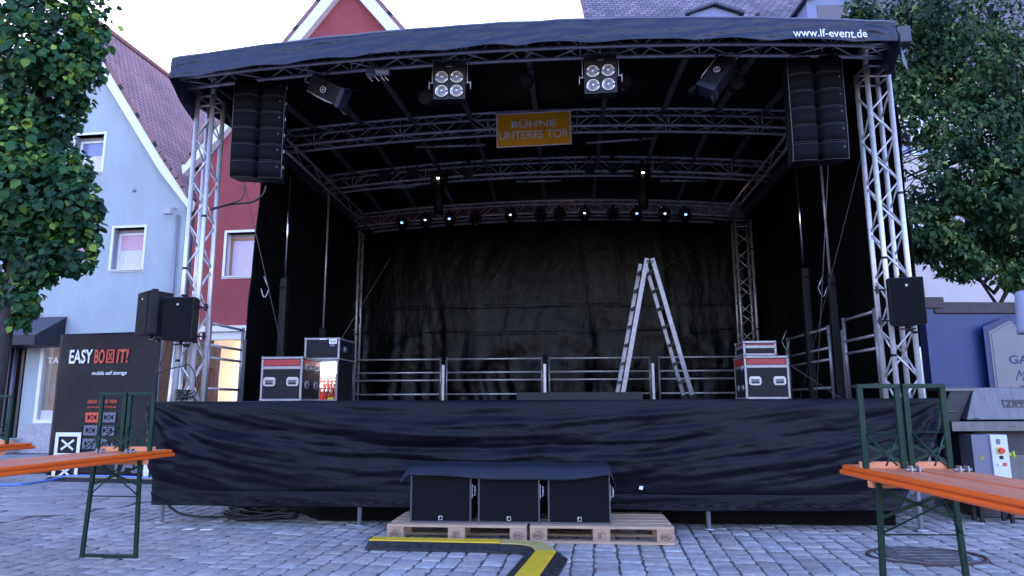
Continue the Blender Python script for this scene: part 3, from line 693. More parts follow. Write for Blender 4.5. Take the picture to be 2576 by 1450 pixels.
# ------------------------------------------------------------ flight cases
CASEP = mat('black case panel', (.007, .006, .010), .6, 0, spec=.25, var=.25, vscale=40, bump=.1, bscale=160)
REDS = mat('red stripe', (.30, .008, .015), .45)
def edges(mb, w, d, h, e=.022, z0=0):
    for x in (-w/2, w/2):
        for y in (0, d): mb.box((x*(1-e/w), y+(e/2 if y == 0 else -e/2), z0+h/2), (e, e, h))
        for z in (e/2, h-e/2): mb.box((x*(1-e/w), d/2, z0+z), (e-.001, d-.002, e-.001))
    for y in (0, d):
        for z in (e/2, h-e/2): mb.box((0, y+(e/2 if y == 0 else -e/2), z0+z), (w-.002, e+.001, e+.001))
def handle_plate(parent, p, face='front', s=.10):
    f = (lambda a_, b_, d: (p[0]+a_, p[1]-d, p[2]+b_)) if face == 'front' else ((lambda a_, b_, d: (p[0]+d, p[1]+a_, p[2]+b_)) if face == 'right' else (lambda a_, b_, d: (p[0]-d, p[1]+a_, p[2]+b_)))
    mb = MB(); w_, h_ = s, s*.72; c = s*.14
    oct_ = [(-w_/2+c, -h_/2), (w_/2-c, -h_/2), (w_/2, -h_/2+c), (w_/2, h_/2-c), (w_/2-c, h_/2), (-w_/2+c, h_/2), (-w_/2, h_/2-c), (-w_/2, -h_/2+c)]
    mb.prism(oct_, lambda x, y: f(x, y, 0), lambda x, y: f(x, y, .004))
    for a_, b_ in ((-.36, .0), (.36, .0)): mb.prism([(s*(a_-.03), -s*.2), (s*(a_+.03), -s*.2), (s*(a_+.03), s*.2), (s*(a_-.03), s*.2)], lambda x, y: f(x, y, .004), lambda x, y: f(x, y, .012))
    mb.prism([(-s*.38, s*.14), (s*.38, s*.14), (s*.38, s*.22), (-s*.38, s*.22)], lambda x, y: f(x, y, .004), lambda x, y: f(x, y, .012))
    mb.build('handle', CHROME_D, parent)
    mb = MB(); mb.prism([(-s*.34, -s*.24), (s*.34, -s*.24), (s*.34, s*.13), (-s*.34, s*.13)], lambda x, y: f(x, y, .0042), lambda x, y: f(x, y, .0062)); mb.build('handle_dish', mat('dish shade', (.10, .10, .12), .5, .5), parent)
    mb = MB(); mb.prism([(-s*.30, -s*.20), (s*.30, -s*.20), (s*.30, -s*.10), (-s*.30, -s*.10)], lambda x, y: f(x, y, .0064), lambda x, y: f(x, y, .010)); mb.build('handle_grip', BLACKM, parent)
CHROME_D = mat('zinc plate', (.30, .30, .33), .35, .7, var=.15, vscale=30)
def flight_case(label, s, t, w, d, h, rz=0, z=DZ, stripe=False, lid=0, handles=(), group='flight cases on the deck'):
    o = sthing('flight_case', label, 'flight case', s, t, z+.006, rz, group)
    mb = MB(); mb.span((-w/2+.004, .004, .004), (w/2-.004, d-.004, h-.004)); mb.build('panel_body', CASEP, o)
    mb = MB(); edges(mb, w, d, h)
    if lid: mb.box((0, -.0005+.01, h-lid), (w-.04, .026, .032)); mb.box((-w/2+.0095, d/2, h-lid), (.022, d-.04, .032)); mb.box((w/2-.0095, d/2, h-lid), (.022, d-.04, .032))
    mb.build('edging', ALU_EDGE, o, bevel=.003)
    for x in (-w/2, w/2):
        for y in (0, d):
            for zz in (0, h):
                mb = MB(); mb.sphere((x*(1-.022/w), y+(.010 if y == 0 else -.010), zz+(.012 if zz == 0 else -.012)), .020, 8, 5); mb.build('ball_corner', CHROME_D, o)
    if stripe:
        mb = MB(); mb.span((-w/2+.03, -.0012, h-lid+.022), (w/2-.03, .006, h-.03)); mb.build('red_stripe', REDS, o)
        mb = MB(); mb.span((w/2-.006, .03, h-lid+.022), (w/2+.0012, d-.03, h-.03)); mb.build('red_stripe', REDS, o); mb = MB(); mb.span((-w/2-.0012, .03, h-lid+.022), (-w/2+.006, d-.03, h-.03)); mb.build('red_stripe', REDS, o)
    for p, f, sz in handles: handle_plate(o, p, f, sz)
    return o
w_, h_ = .445, .46
flight_case('red striped black flight case at the left front of the deck, beside the lit cabinet', -2.58, .30, w_, .55, h_, stripe=True, lid=.115,
            handles=[((-.125, 0, .20), 'front', .13), ((.125, 0, .20), 'front', .13), ((w_/2, .14, .17), 'right', .12), ((w_/2, .40, .17), 'right', .12), ((w_/2, .14, .36), 'right', .10), ((w_/2, .40, .36), 'right', .10)])
tc_ = flight_case('black flight case with white name plate on top of the lit open cabinet', -2.43, 1.05, .42, .62, .255, z=DZ+.475, handles=[((.21, .2, .13), 'right', .10)])
mb = MB(); mb.span((.085, -.0025, .185), (.175, .003, .235)); mb.build('name_plate', WHITE_P, tc_)
text('name_lettering', 'THON', .072, .026, flat(.13, -.003, .210), INK, tc_, bold=.02, shear=.1)
mb = MB(); mb.span((-.03, -.0025, .238-.005), (.05, .002, .243)); mb.span((.095, -.002, .155), (.15, .002, .180), mi=1); mb.build('sticker', [WHITE_P, GREY_P], tc_)
flight_case('large black flight case with red stripe at the right side of the deck', 2.50, .70, .455, .45, .45, rz=R(0), stripe=True, lid=.11,
            handles=[((-.125, 0, .19), 'front', .125), ((.125, 0, .19), 'front', .125), ((-.2275, .1, .12), 'left', .09), ((-.2275, .3, .12), 'left', .09), ((-.2275, .1, .33), 'left', .09)])
flight_case('small black flight case with thin red stripe resting on the large one', 2.46, .76, .345, .36, .155, z=DZ+.458, stripe=True, lid=.062)
# open lit power cabinet
oc = sthing('power_cabinet', 'open black cabinet with a lit strip lamp, red socket panel and cables', 'power cabinet', -2.43, 1.05, DZ+.002)
w_, h_, d_ = .40, .47, .55
mb = MB(); mb.span((-w_/2, .0, 0), (-w_/2+.014, d_, h_)); mb.span((w_/2-.014, 0, 0), (w_/2, d_, h_)); mb.span((-w_/2+.014, 0, h_-.014), (w_/2-.014, d_, h_)); mb.span((-w_/2+.014, 0, 0), (w_/2-.014, d_, .014)); mb.span((-w_/2+.014, d_-.014, .014), (w_/2-.014, d_, h_-.014))
mb.build('shell', CASEP, oc)
mb = MB(); frame2d(mb, 0, h_/2, w_+.006, h_+.004, .026, lambda x, z, d: (x, -.002-d*2, z)); mb.build('edging', ALU_EDGE, oc)
mb = MB(); mb.span((-.17, .20, .02), (.17, .21, .285)); mb.build('socket_panel', mat('red socket panel', (.45, .03, .03), .5), oc)
mb = MB(); mb.span((-.172, .20, .287), (.172, .21, h_-.03)); mb.build('white_panel', mat('white inner panel', (.85, .85, .85), .5), oc)
mb = MB()
for r_ in range(5):
    for c_ in range(7):
        mb.cyl((-.145+c_*.048, .20, .13+r_*.042), (-.145+c_*.048, .185, .13+r_*.042), .013, n=10, mi=0 if r_ < 4 else 1)
mb.build('sockets', [mat('pale socket', (.7, .68, .66), .4), WHITE_P], oc)
mb = MB(); mb.span((-.15, .06, h_-.045), (.15, .09, h_-.020)); mb.build('strip_lamp', mat('strip lamp', (1, 1, 1), .5, emit=(1.0, .97, .92), estr=5), oc)
mb = MB()
for k, (x, x2, c_) in enumerate(((.02, .0, 0), (.06, .05, 0), (.09, .12, 0), (-.06, -.1, 1), (.04, .03, 0), (.10, .07, 0))):
    pp = [(x, .185, .25-.02*k), (x+.01, .13, .26-.03*k), ((x+x2)/2+.01, .11, .16-.01*k), (x2, .10, .03)]
    mb.tube(pp, .007 if c_ == 0 else .010, 6, mi=c_)
mb.box((-.10, .08, .035), (.05, .08, .02), mi=1); mb.box((.11, .08, .03), (.07, .07, .03), mi=2)
mb.build('plugged_cables', [CABLE, WHITE_P, mat('lime glove', (.5, .65, .05), .6)], oc)
lamp = bpy.data.lights.new('strip_lamp_light', 'POINT'); lamp.energy = 1.6; lamp.color = (1, .95, .88); lamp.shadow_soft_size = .03
lo = bpy.data.objects.new('lamp_light', lamp); scene.collection.objects.link(lo); lo.parent = oc; lo.location = (0, .10, h_-.075)

# ------------------------------------------------------------ ladder
ld = sthing('folding_ladder', 'tall aluminium step ladder standing open like an A at the right of the deck', 'ladder', 1.50, 2.45, DZ+.002, R(7))
H = 1.86
for sd in (-1, 1):
    root = bpy.data.objects.new('ladder_half', None); scene.collection.objects.link(root); root.parent = ld
    x1 = -.43 if sd < 0 else .50
    for y in (-.19, .19):
        hh = H if y < 0 else H-.0
        mb = MB(); mb.bar((x1, y, .0), (sd*.035, y, hh), .026, .060 if y < 0 else .052, up=(1, 0, 0)); mb.bar((x1, y, -.0), (x1+(-x1*.04), y, .07), .034, .082, up=(1, 0, 0), mi=1); mb.build('stile', [ALU_EDGE, BLACKM], root, bevel=.003)
    mb = MB()
    for k in range(1, 8):
        f = k/7.6; mb.bar((x1+(sd*.035-x1)*f, -.175, H*f), (x1+(sd*.035-x1)*f, .175, H*f), .05, .028)
    mb.build('rungs', ALU_EDGE, root)
mb = MB(); mb.box((0, -.20, H-.05), (.10, .006, .05)); mb.box((0, .20, H-.05), (.10, .006, .05)); mb.build('hinge', BLACKM, ld)
# black wedge monitor strip beside the ladder
mb = MB(); mb.span((-.75, 0, 0), (.75, .3, .10)); o = mb.build('black_riser', BLACKM); o.location = W(.55, 1.6, DZ+.002); o.rotation_euler = (0, 0, TH); o.location.z = DZ+.002
tag(o, 'low flat black riser lying on the deck left of the ladder', 'riser')

# ------------------------------------------------------------ hung sign
sg = sthing('stage_sign', 'orange sign with white lettering hung on the second roof truss', 'sign', .02, 1.93, 4.775)
sg.rotation_euler = (0, R(-1.0), TH)
mb = MB(); mb.span((-.495, 0, -.235), (.495, .012, .235)); mb.build('board', mat('orange sign board', (.95, .40, .01), .5, 0, var=.06, vscale=3), sg)
mb = MB(); frame2d(mb, 0, 0, 1.0, .48, .014, lambda x, z, d: (x, -.001-d*2, z)); mb.build('border', WHITE_P, sg)
text('lettering', 'BÜHNE', .59, .115, flat(0, -.001, .085), WHITE_P, sg, bold=.012)
text('lettering', 'UNTERES TOR', .93, .115, flat(0, -.001, -.075), WHITE_P, sg, bold=.006)
mb = MB()
for x in (-.48, .44): mb.cyl((x, .0, .23), (x, .03, .33), .006, n=6)
mb.build('ties', BLACKM, sg)

# ------------------------------------------------------------ four lens blinders
LENS = mat('lamp glass', (.20, .21, .26), .12, .55, var=.5, vscale=70, bump=.6, bscale=120)
RIM = mat('polished lamp rim', (.50, .44, .40), .2, 1.0)
def blinder(s, label, rz):
    o = sthing('four_lamp_blinder', label, 'stage light', s, -.27, 4.405, rz, 'four lamp blinders on the front truss')
    w, h = .325, .40
    mb = MB(); mb.span((-w/2, 0, -h/2), (w/2, .13, h/2)); mb.span((-w/2+.005, -.006, h/2-.085), (w/2-.005, 0, h/2-.004)); mb.span((-.004, -.010, -h/2), (.004, 0, h/2-.09)); mb.build('housing', mat('blinder black', (.012, .011, .017), .5, spec=.3), o, bevel=.004)
    for x in (-.076, .076):
        for z in (.035, -.115):
            hd = bpy.data.objects.new('lamp', None); scene.collection.objects.link(hd); hd.parent = o; hd.location = (x, -.004, z)
            mb = MB(); mb.tube([(.060*math.cos(k*math.pi/14), -.004, .060*math.sin(k*math.pi/14)) for k in range(29)], .009, 8)
            mb.tube([(.046*math.cos(k*math.pi/14), -.006, .046*math.sin(k*math.pi/14)) for k in range(29)], .005, 6); mb.build('rim', RIM, hd)
            mb = MB(); mb.sheet(lambda u, v: ((.048*v)*math.cos(2*math.pi*u), -.002-.014*(1-v*v), (.048*v)*math.sin(2*math.pi*u)), 24, 6); mb.build('lens', LENS, hd)
            mb = MB(); mb.cyl((0, .0, 0), (0, -.0165, 0), .010, n=10); mb.build('bulb_tip', WHITE_P, hd)
    mb = MB()
    for x in (-1, 1): mb.bar((x*(w/2+.018), .05, 0), (x*(w/2+.018), .05, h/2+.05), .022, .006, up=(1, 0, 0)); mb.cyl((x*w/2, .05, 0), (x*(w/2+.05), .05, 0), .009, n=8); mb.cyl((x*(w/2+.05), .05, .02), (x*(w/2+.05), .05, -.07), .006, n=6)
    mb.bar((-(w/2+.018), .05, h/2+.05), (w/2+.018, .05, h/2+.05), .022, .006); mb.cyl((0, .05, h/2+.05), (0, .05, h/2+.12), .012, n=8); mb.build('yoke', ALU_DULL, o)
    mb = MB(); mb.span((-.02, -.0075, h/2-.050), (.03, -.006, h/2-.046)); mb.sphere((-.028, -.008, h/2-.048), .004, 6, 4); mb.build('maker_mark', WHITE_P, o)
    return o
blinder(-.735, 'four lamp blinder on the front truss, the one left of the sign', R(3))
blinder(.795, 'four lamp blinder on the front truss, the one right of the sign', R(-3))

# ------------------------------------------------------------ wash lights
def wash(s, z, tilt, label, mirror=1):
    o = sthing('flood_light', label, 'stage light', s, -.10, z, 0, 'ribbed flood lights on the front truss')
    bd_ = bpy.data.objects.new('lamp_head', None); scene.collection.objects.link(bd_); bd_.parent = o; bd_.rotation_euler = (R(25), tilt, 0); bd_.scale = (.88, .88, .88)
    mb = MB(); mb.span((-.21, -.09, -.11), (.19, .09, .11))
    for k in range(15): mb.box((-.18+k*.025, -.093, 0), (.006, .008, .20))
    for k in range(15): mb.box((-.18+k*.025, 0, -.113), (.006, .16, .008))
    mb.build('ribbed_housing', mat('flood housing', (.010, .010, .016), .45, .2, var=.2, vscale=20), bd_, bevel=.003)
    mb = MB(); mb.span((.19, -.10, -.12), (.25, .10, .12)); mb.build('front_bezel', mat('bezel', (.03, .035, .07), .4, .3), bd_, bevel=.005)
    mb = MB(); mb.tube([(-.19, -.10, -.10), (-.19, -.125, -.10), (.15, -.125, -.10), (.17, -.10, -.10)], .006, 6); mb.tube([(-.21, -.08, .10), (-.28, -.08, .10), (-.28, -.08, -.02), (-.21, -.08, -.02)], .007, 6); mb.build('guard_bar', STEEL, bd_)
    mb = MB(); mb.box((-.05, -.03, -.125), (.20, .02, .014)); mb.build('label_strip', WHITE_P, bd_)
    mb = MB(); mb.tube([(.0+.035*math.cos(k*math.pi/8), -.115, .035*math.sin(k*math.pi/8)) for k in range(17)], .008, 6); mb.cyl((0, -.09, 0), (0, -.12, 0), .014, n=10); mb.build('tilt_knob', STEEL, bd_)
    mb = MB(); mb.bar((0, -.12, 0), (.02*mirror, -.06, .20), .022, .006, up=(1, 0, 0)); mb.bar((0, .12, 0), (.02*mirror, .06, .20), .022, .006, up=(1, 0, 0)); mb.bar((.02*mirror, -.06, .2), (.02*mirror, .06, .2), .022, .006); mb.box((.02*mirror, 0, .235), (.05, .05, .06)); mb.build('yoke', BLACKM, o)
    for k in (-1, 1):
        mb = MB(); mb.sheet(lambda u, v: (.25+.10*v, -.09+.18*u, k*(.11+.05*v)), 2, 2); mb.build('barn_door', BLACKM, bd_, solid=.003)
    return o
wash(-2.06, 4.44, R(30), 'black ribbed flood light tilted down to the right near the left line array')
wash(1.99, 4.42, R(180-52), 'black ribbed flood light tilted down to the left near the right line array', -1)
# small fixing with white cover under front truss
o = sthing('connector_box', 'small pale connector box hanging under the front truss left of the blinder', 'connector box', -1.52, -.2, 4.56)
mb = MB(); mb.span((-.11, 0, -.02), (-.03, .08, .035)); mb.build('dark_box', ALU_DULL, o, bevel=.004)
mb = MB(); mb.span((-.01, 0, 0), (.13, .06, .035)); mb.build('white_box', WHITE_P, o, bevel=.004)
mb = MB()
for x in (-.09, -.02, .04, .08): mb.tube([(x, .02, 0), (x+.02, .02, -.05), (x+.05, .02, -.08)], .005, 5)
mb.build('loose_cables', WHITE_P, o)

# ------------------------------------------------------------ small lights at the back trusses
HEAD = mat('black lamp body', (.004, .004, .005), .55, spec=.25)
def led(nm, c, e): return mat(nm, c, .4, emit=c, estr=e)
LW = led('white led', (1, .95, .85), 0.7); LB = led('blue led', (.12, .30, 1), 2.5)
def small_head(s, t, z, label, lit=None, sc=1.0, long=False):
    o = sthing('moving_head', label, 'stage light', s, t, z, 0, 'moving heads on the back trusses')
    mb = MB(); mb.box((0, 0, .10*sc), (.17*sc, .12*sc, .06*sc)); mb.cyl((0, 0, .13*sc), (0, 0, .2*sc), .02*sc, n=8); mb.build('base', HEAD, o, bevel=.006)
    mb = MB()
    for x in (-1, 1): mb.bar((x*.085*sc, 0, .08*sc), (x*.085*sc, 0, -.06*sc), .02*sc, .05*sc, up=(1, 0, 0))
    mb.build('yoke', HEAD, o, bevel=.004)
    L = .42 if long else .10
    mb = MB(); mb.tube([(0, .03, .04*sc), (0, 0, 0), (0, -.02, -L*.6*sc), (0, -.03, -L*sc)], [.03*sc, .068*sc, .072*sc, .055*sc], 14); mb.build('head', HEAD, o)
    mb = MB(); zz = .015 if lit is not None else -.01
    mb.box((0, -.080*sc, .02*sc), (.032*sc, .006, .020*sc)) if lit is not None else mb.cyl((0, -.03, -L*sc), (0, -.032, -L*sc-.006), .04*sc, n=12)
    mb.build('lamp_window', lit if lit is not None else LENS, o)
    return o
BACK = [(-2.54, 4.405, LB, 'lit blue, leftmost on the rearmost truss'), (-2.11, 4.445, LW, 'lit white between the two leftmost blue ones, rearmost truss'), (-1.67, 4.455, LB, 'lit blue, second blue one from the left on the rearmost truss'),
        (-1.20, 4.47, None, 'unlit, right of the second blue one on the rearmost truss'), (-.56, 4.50, LW, 'lit white, left of the middle of the rearmost truss'), (-.02, 4.50, None, 'unlit, exactly in the middle of the rearmost truss'), (.32, 4.50, None, 'unlit, just right of the middle of the rearmost truss'),
        (.77, 4.495, LW, 'lit white, right of the middle of the rearmost truss'), (1.28, 4.48, None, 'unlit, between white and blue above the ladder'), (1.69, 4.465, LB, 'lit blue, right above the ladder on the rearmost truss'), (2.18, 4.45, LW, 'lit white between the two rightmost blue ones, rearmost truss'), (2.54, 4.425, LB, 'lit blue, rightmost on the rearmost truss')]
for s, z, l, lb in BACK: small_head(s, 5.22, z-.01, 'moving head '+lb, l)
small_head(-1.57, 3.62, 4.655, 'tall black moving head with a white spot, left one on the third truss', LW, 1.25, True)
small_head(1.63, 3.62, 4.645, 'tall black moving head with a white spot, right one on the third truss', LW, 1.25, True)
for s, lb in ((-2.45, 'leftmost'), (-2.0, 'second from the left'), (-1.1, 'third from the left'), (.82, 'fourth from the left'), (1.18, 'fifth from the left'), (2.0, 'rightmost')):
    o = sthing('par_light', 'dark unlit par light clamped on the third truss, '+lb, 'stage light', s, 3.62, 4.80, 0, 'par lights on the third truss')
    mb = MB(); mb.tube([(0, .10, .05), (0, .02, 0), (0, -.09, -.05)], [.03, .075, .08], 14); mb.build('can', HEAD, o)
    mb = MB(); mb.tube([(-.09, 0, 0), (-.09, 0, .16), (.09, 0, .16), (.09, 0, 0)], .007, 6); mb.box((0, 0, .19), (.05, .05, .07)); mb.build('yoke', HEAD, o)
for (s0, s1, t, z0, z1, lb) in ((-1.73, -.71, 2.6, 4.845, 4.84, 'left one between second and third truss'), (.74, 1.75, 2.6, 4.818, 4.86, 'right one between second and third truss'), (-2.67, -2.06, 4.1, 4.74, 4.742, 'left one behind the third truss'), (-.38, .36, 4.1, 4.78, 4.771, 'middle one behind the third truss'), (1.97, 2.69, 4.1, 4.721, 4.70, 'right one behind the third truss')):
    o = sthing('cross_pipe', 'short silver pipe clamped under the roof, '+lb, 'pipe', (s0+s1)/2, t, (z0+z1)/2, 0, 'short pipes under the roof'); L = (s1-s0)/2; dz = (z1-z0)/2
    mb = MB(); mb.cyl((-L, 0, -dz), (L, 0, dz), .020, n=10); mb.build('pipe', ALU_DULL, o)
    mb = MB(); mb.box((-L*.5, 0, .04), (.05, .04, .09)); mb.box((L*.5, 0, .04), (.05, .04, .09)); mb.cyl((0, .0, .02), (0, 0, .2), .02, n=8); mb.build('clamp', HEAD, o)
# round unlit fresnel lights behind the front truss
for s, z, lb in ((-1.08, 4.47, 'left of the left blinder'), (.98+.1, 4.58, 'right of the right blinder'), (2.25, 4.50, 'beside the right line array'), (.02, 4.62, 'above the sign')):
    o = sthing('round_light', 'dark round unlit lamp under the front of the roof, '+lb, 'stage light', s, .25, z, 0, 'round unlit lamps under the roof')
    mb = MB(); mb.tube([(0, .12, .0), (0, .05, 0), (0, -.04, 0)], [.05, .075, .085], 16); mb.build('can', HEAD, o)
    mb = MB(); mb.cyl((0, -.04, 0), (0, -.045, 0), .065, n=16); mb.build('lens', mat('dark lens', (.03, .03, .035), .2), o)
    mb = MB(); mb.tube([(-.09, 0, 0), (-.09, 0, .14), (.09, 0, .14), (.09, 0, 0)], .007, 6); mb.build('yoke', HEAD, o)

# ================================================================== BEER TABLES AND BENCHES
def leg_frame(name, y, w, H, parent, inv=False, gap=0, dirn=1):
    """U shaped green leg frame with X bracing; hangs down from z=0 to -H"""
    r = bpy.data.objects.new(name, None); scene.collection.objects.link(r); r.parent = parent; r.location = (0, y, 0)
    a_ = w/2; k = .03 if not inv else 0
    mb = MB(); f = .030
    for x in (-1, 1): mb.bar((x*(a_-k), 0, 0), (x*a_, 0, -H+f/2), f, f*.8, up=(0, 1, 0))
    mb.box((0, 0, -H+f*.4), (w+f, f*1.0, f*.8))
    mb.build('frame', GREEN, r, bevel=.003)
    mb = MB(); z1 = -H*.38 if not inv else -H*.42
    mb.cyl((-a_+.012, 0, z1), (a_-.012, 0, z1), .0045, n=6)
    mb.cyl((-a_+.01, dirn*.0, z1), (a_*.75, dirn*.18, -.03), .0055, n=6)
    mb.cyl((a_-.01, dirn*.0, z1), (-a_*.0+.02, dirn*.18, -.03), .0055, n=6)
    for q in (-1, 1): mb.bar((-q*(a_-.01), 0, -H*.03-.02), (q*(a_-.01), 0, -H*.27), .018, .006, up=(0, 1, 0))
    mb.build('brace', GREEN, r)
    return r
def board_mesh(name, w, L, h, m_top, parent, z0, top=ORANGE_TOP):
    mb = MB(); mb.span((-w/2, -L, z0), (w/2, 0, z0+h)); o = mb.build(name, ORANGE, parent, bevel=h*.45, seg=4)
    mb = MB(); mb.span((-w/2+.014, -L+.014, z0+h-.0005), (w/2-.014, -.014, z0+h+.0012)); mb.build('board_face', top, o)
    return o
def beer_table(label, x, y, rz, group='orange beer tables'):
    o = thing('beer_table', label, 'table', (x, y, 0), rz, group)       # origin: middle of the far end
    board_mesh('table_top', .50, 2.2, .030, None, o, .735)
    for yy, dr in ((-.34, -1), (-1.86, 1)):
        mb = MB(); mb.box((0, yy, .715), (.46, .05, .038)); mb.build('batten', WOODP, o, bevel=.003)
        lf = leg_frame('leg', yy, .45, .735, o, dirn=dr); lf.location = (0, yy+dr*.03, .735)
        mb = MB(); mb.tube([(0, dr*.19, -.03), (0, dr*.19, -.0)], .012, 6); mb.build('catch', STEEL, lf)
    return o
def up_bench(label, x, y, rz, z, group='benches lying upside down on the tables'):
    o = thing('beer_bench', label, 'bench', (x, y, z), rz, group)
    board_mesh('seat_board', .246, 2.2, .027, None, o, 0)
    for yy, dr in ((-.27, -1), (-1.90, 1)):
        mb = MB(); mb.box((0, yy-.01*dr*0+.03, .045), (.236, .045, .036)); mb.build('batten', WOODP, o, bevel=.003)
        lf = leg_frame('leg', yy, .205, .462, o, inv=True, dirn=dr); lf.location = (0, yy, .030); lf.rotation_euler = (0, R(180), 0)
        mb = MB(); mb.box((.045, yy+dr*.18, .044), (.008, .04, .030)); mb.box((.085, yy+dr*.18, .044), (.008, .04, .030)); mb.cyl((.02, yy+dr*.18, .038), (.11, yy+dr*.18, .038), .007, n=8); mb.build('latch', CHROME_D, o)
    return o
def table_set(x, y, rz, where, nb=2):
    beer_table('orange beer table with green legs, '+where, x, y, rz)
    for k, sx in enumerate((-.125, .125)[:nb]):
        sh = -.04
        px = x+sx*math.cos(rz)-sh*math.sin(rz)*-1*0; py = y+sx*math.sin(rz)
        px += sh*-math.sin(rz); py += sh*math.cos(rz)
        side = ('left', 'right')[k]
        up_bench(f'{side} upside down bench on the table {where}', px, py, rz, .767)
rzA = math.atan2(-.13, .99)
table_set(-3.07, 5.90, rzA, 'at the left edge by the banner box')
table_set(2.20, 4.20, R(-2.4), 'at the right edge near the control cabinet')
table_set(-5.0, 7.02, rzA-R(3), 'furthest left, by the tree trunk')

# ================================================================== BANNER BOX
A_ = Vector((-7.7, 11.62, 0)); B_ = Vector((-5.78, 11.2, 0)); rzb = math.atan2(B_.y-A_.y, B_.x-A_.x)
bx = thing('banner_box', 'tall black banner wrapped storage box with white and red lettering', 'storage box', A_, rzb)
BAN = mat('black banner mesh', (.008, .006, .010), .55, 0, spec=.3, var=.3, vscale=5, bump=.15, bscale=30)
mb = MB(); mb.sheet(lambda u, v: (.0+1.97*u, .012*nz(u*4, v*5, 3), .03+2.33*v), 40, 40); mb.build('front_banner', BAN, bx, solid=.005)
mb = MB()
for x in (.01, 1.94): mb.span((x, .02, 0), (x+.04, .06, 2.33))
mb.span((.05, .02, 2.29), (1.94, .06, 2.33)); mb.span((.01, .06, 2.29), (.05, 2.0, 2.33))
mb.build('frame', STEEL, bx)
fb = lambda x, z, d: (x, -.016-d, z)
text('lettering', 'EASY', .46, .235, flat(.46, -.016, 1.97), WHITE_P, bx, bold=.02)
text('lettering', 'BO', .20, .235, flat(.83, -.016, 1.965), RED_P, bx, bold=.02)
mb = MB(); frame2d(mb, 1.04, 1.965, .15, .22, .022, fb); quadstroke(mb, (1.005, 1.90), (1.075, 2.03), .02, fb); quadstroke(mb, (1.005, 2.03), (1.075, 1.90), .02, fb); mb.build('cross_box', RED_P, bx)
text('lettering', 'IT!', .22, .235, flat(1.28, -.016, 1.965), RED_P, bx, bold=.02, shear=.08)
text('lettering', 'mobile self storage', .68, .085, flat(1.05, -.016, 1.68), WHITE_P, bx, bold=.006, shear=.2)
text('lettering', '0800 4800 989', .56, .06, flat(.965, -.016, 1.22), RED_P, bx, bold=.006)
text('lettering', 'www.easyBOXit.de', .56, .05, flat(.965, -.016, 1.13), RED_P, bx, bold=.006)
def xbox(cx, cz, s, m, t=.16):
    mb = MB(); frame2d(mb, cx, cz, s, s*.62 if s < .4 else s*.80, s*t, fb); q = s*.24; r_ = q*.65
    quadstroke(mb, (cx-q, cz-r_), (cx+q, cz+r_), s*.07, fb); quadstroke(mb, (cx-q, cz+r_), (cx+q, cz-r_), s*.07, fb); mb.build('cross_box', m, bx)
for cx, cz, m in ((.80, .965, RED_P), (1.12, .965, GREY_P), (.79, .755, GREY_P), (1.12, .755, GREY_P), (.79, .54, GREY_P), (1.12, .54, GREY_P), (.79, .32, GREY_P), (1.12, .32, GREY_P)): xbox(cx, cz, .26, m)
xbox(.37, .52, .50, WHITE_P, .13); xbox(.37, .06+.03, .50, WHITE_P, .13)
text('lettering', 'TAL', .62, .30, flat(1.55, -.016, .24), GREY_P, bx, bold=.03)
mb = MB(); mb.prism([(1.86, .02), (1.96, .02), (1.96, .42), (1.86, .42)], lambda x, z: fb(x, z, 0), lambda x, z: fb(x, z, .002)); mb.build('white_patch', WHITE_P, bx)
BAN_BACKLIT = mat('backlit gold crumpled banner', (.34, .22, .11), .32, .25, col2=(.62, .45, .27), vscale=2.5, stretch=(1, 3, 1), bump=.4, bscale=5, gloss_var=.1)  # light shining through the banner is painted as its golden brown
def sideban(u, v):
    f = .07*nz(u*4+v*.6, v*1.2, 1)+.035*nz(u*11+v*1.5, v*2.5, 4); return (1.985+f-.74*u, .05+2.55*u, .03+2.30*v)
mb = MB(); mb.sheet(sideban, 80, 50); sbn = mb.build('side_banner', BAN_BACKLIT, bx, solid=.004)
fs = lambda cy, cz: (lambda a_, b_, d: (2.075+d-.74*(cy+a_)/2.55, cy+a_, cz+b_))
text('lettering', 'S', .25, .42, fs(.55, 1.60), mat('faded white print', (.5, .47, .44), .5), bx, bold=.02)
text('lettering', 'BOX IT!', 1.15, .42, fs(1.55, 1.66), mat('faded red print', (.42, .10, .05), .5), bx, bold=.01)
text('lettering', 'storage', .62, .10, fs(1.35, 1.28), mat('faded white print', (.5, .47, .44), .5), bx, bold=.004)

# ================================================================== HOUSES
def housemats():
    pass
BLUEW = mat('light blue render', (.36, .42, .45), .9, 0, var=.08, vscale=1.6, stretch=(1, 1, .4), bump=.5, bscale=22)
REDW = mat('dark red render', (.28, .056, .062), .9, 0, var=.09, vscale=2.5, bump=.4, bscale=22)
WHITEW = mat('white verge paint', (.78, .78, .80), .7, 0, var=.03, vscale=6)
PINKW = mat('pale render', (.50, .44, .45), .9, 0, var=.04, vscale=2.5, bump=.4, bscale=20)
GLASS = mat('window glass', (.10, .11, .15), .06, 0, spec=1.0)
CURT = mat('white curtain', (.68, .66, .70), .8, 0, var=.12, vscale=9, stretch=(6, 1, .6))
PINKG = mat('pink blind', (.62, .36, .44), .5, 0)  # plain pink pane colour, no emission
TILE_R = tile_mat('red brown plain tiles', (.27, .14, .15), (.36, .20, .20), (.035, .02, .025), .20, .19)
TILE_G = tile_mat('grey violet plain tiles', (.13, .105, .135), (.24, .19, .235), (.035, .028, .04), .24, .20)
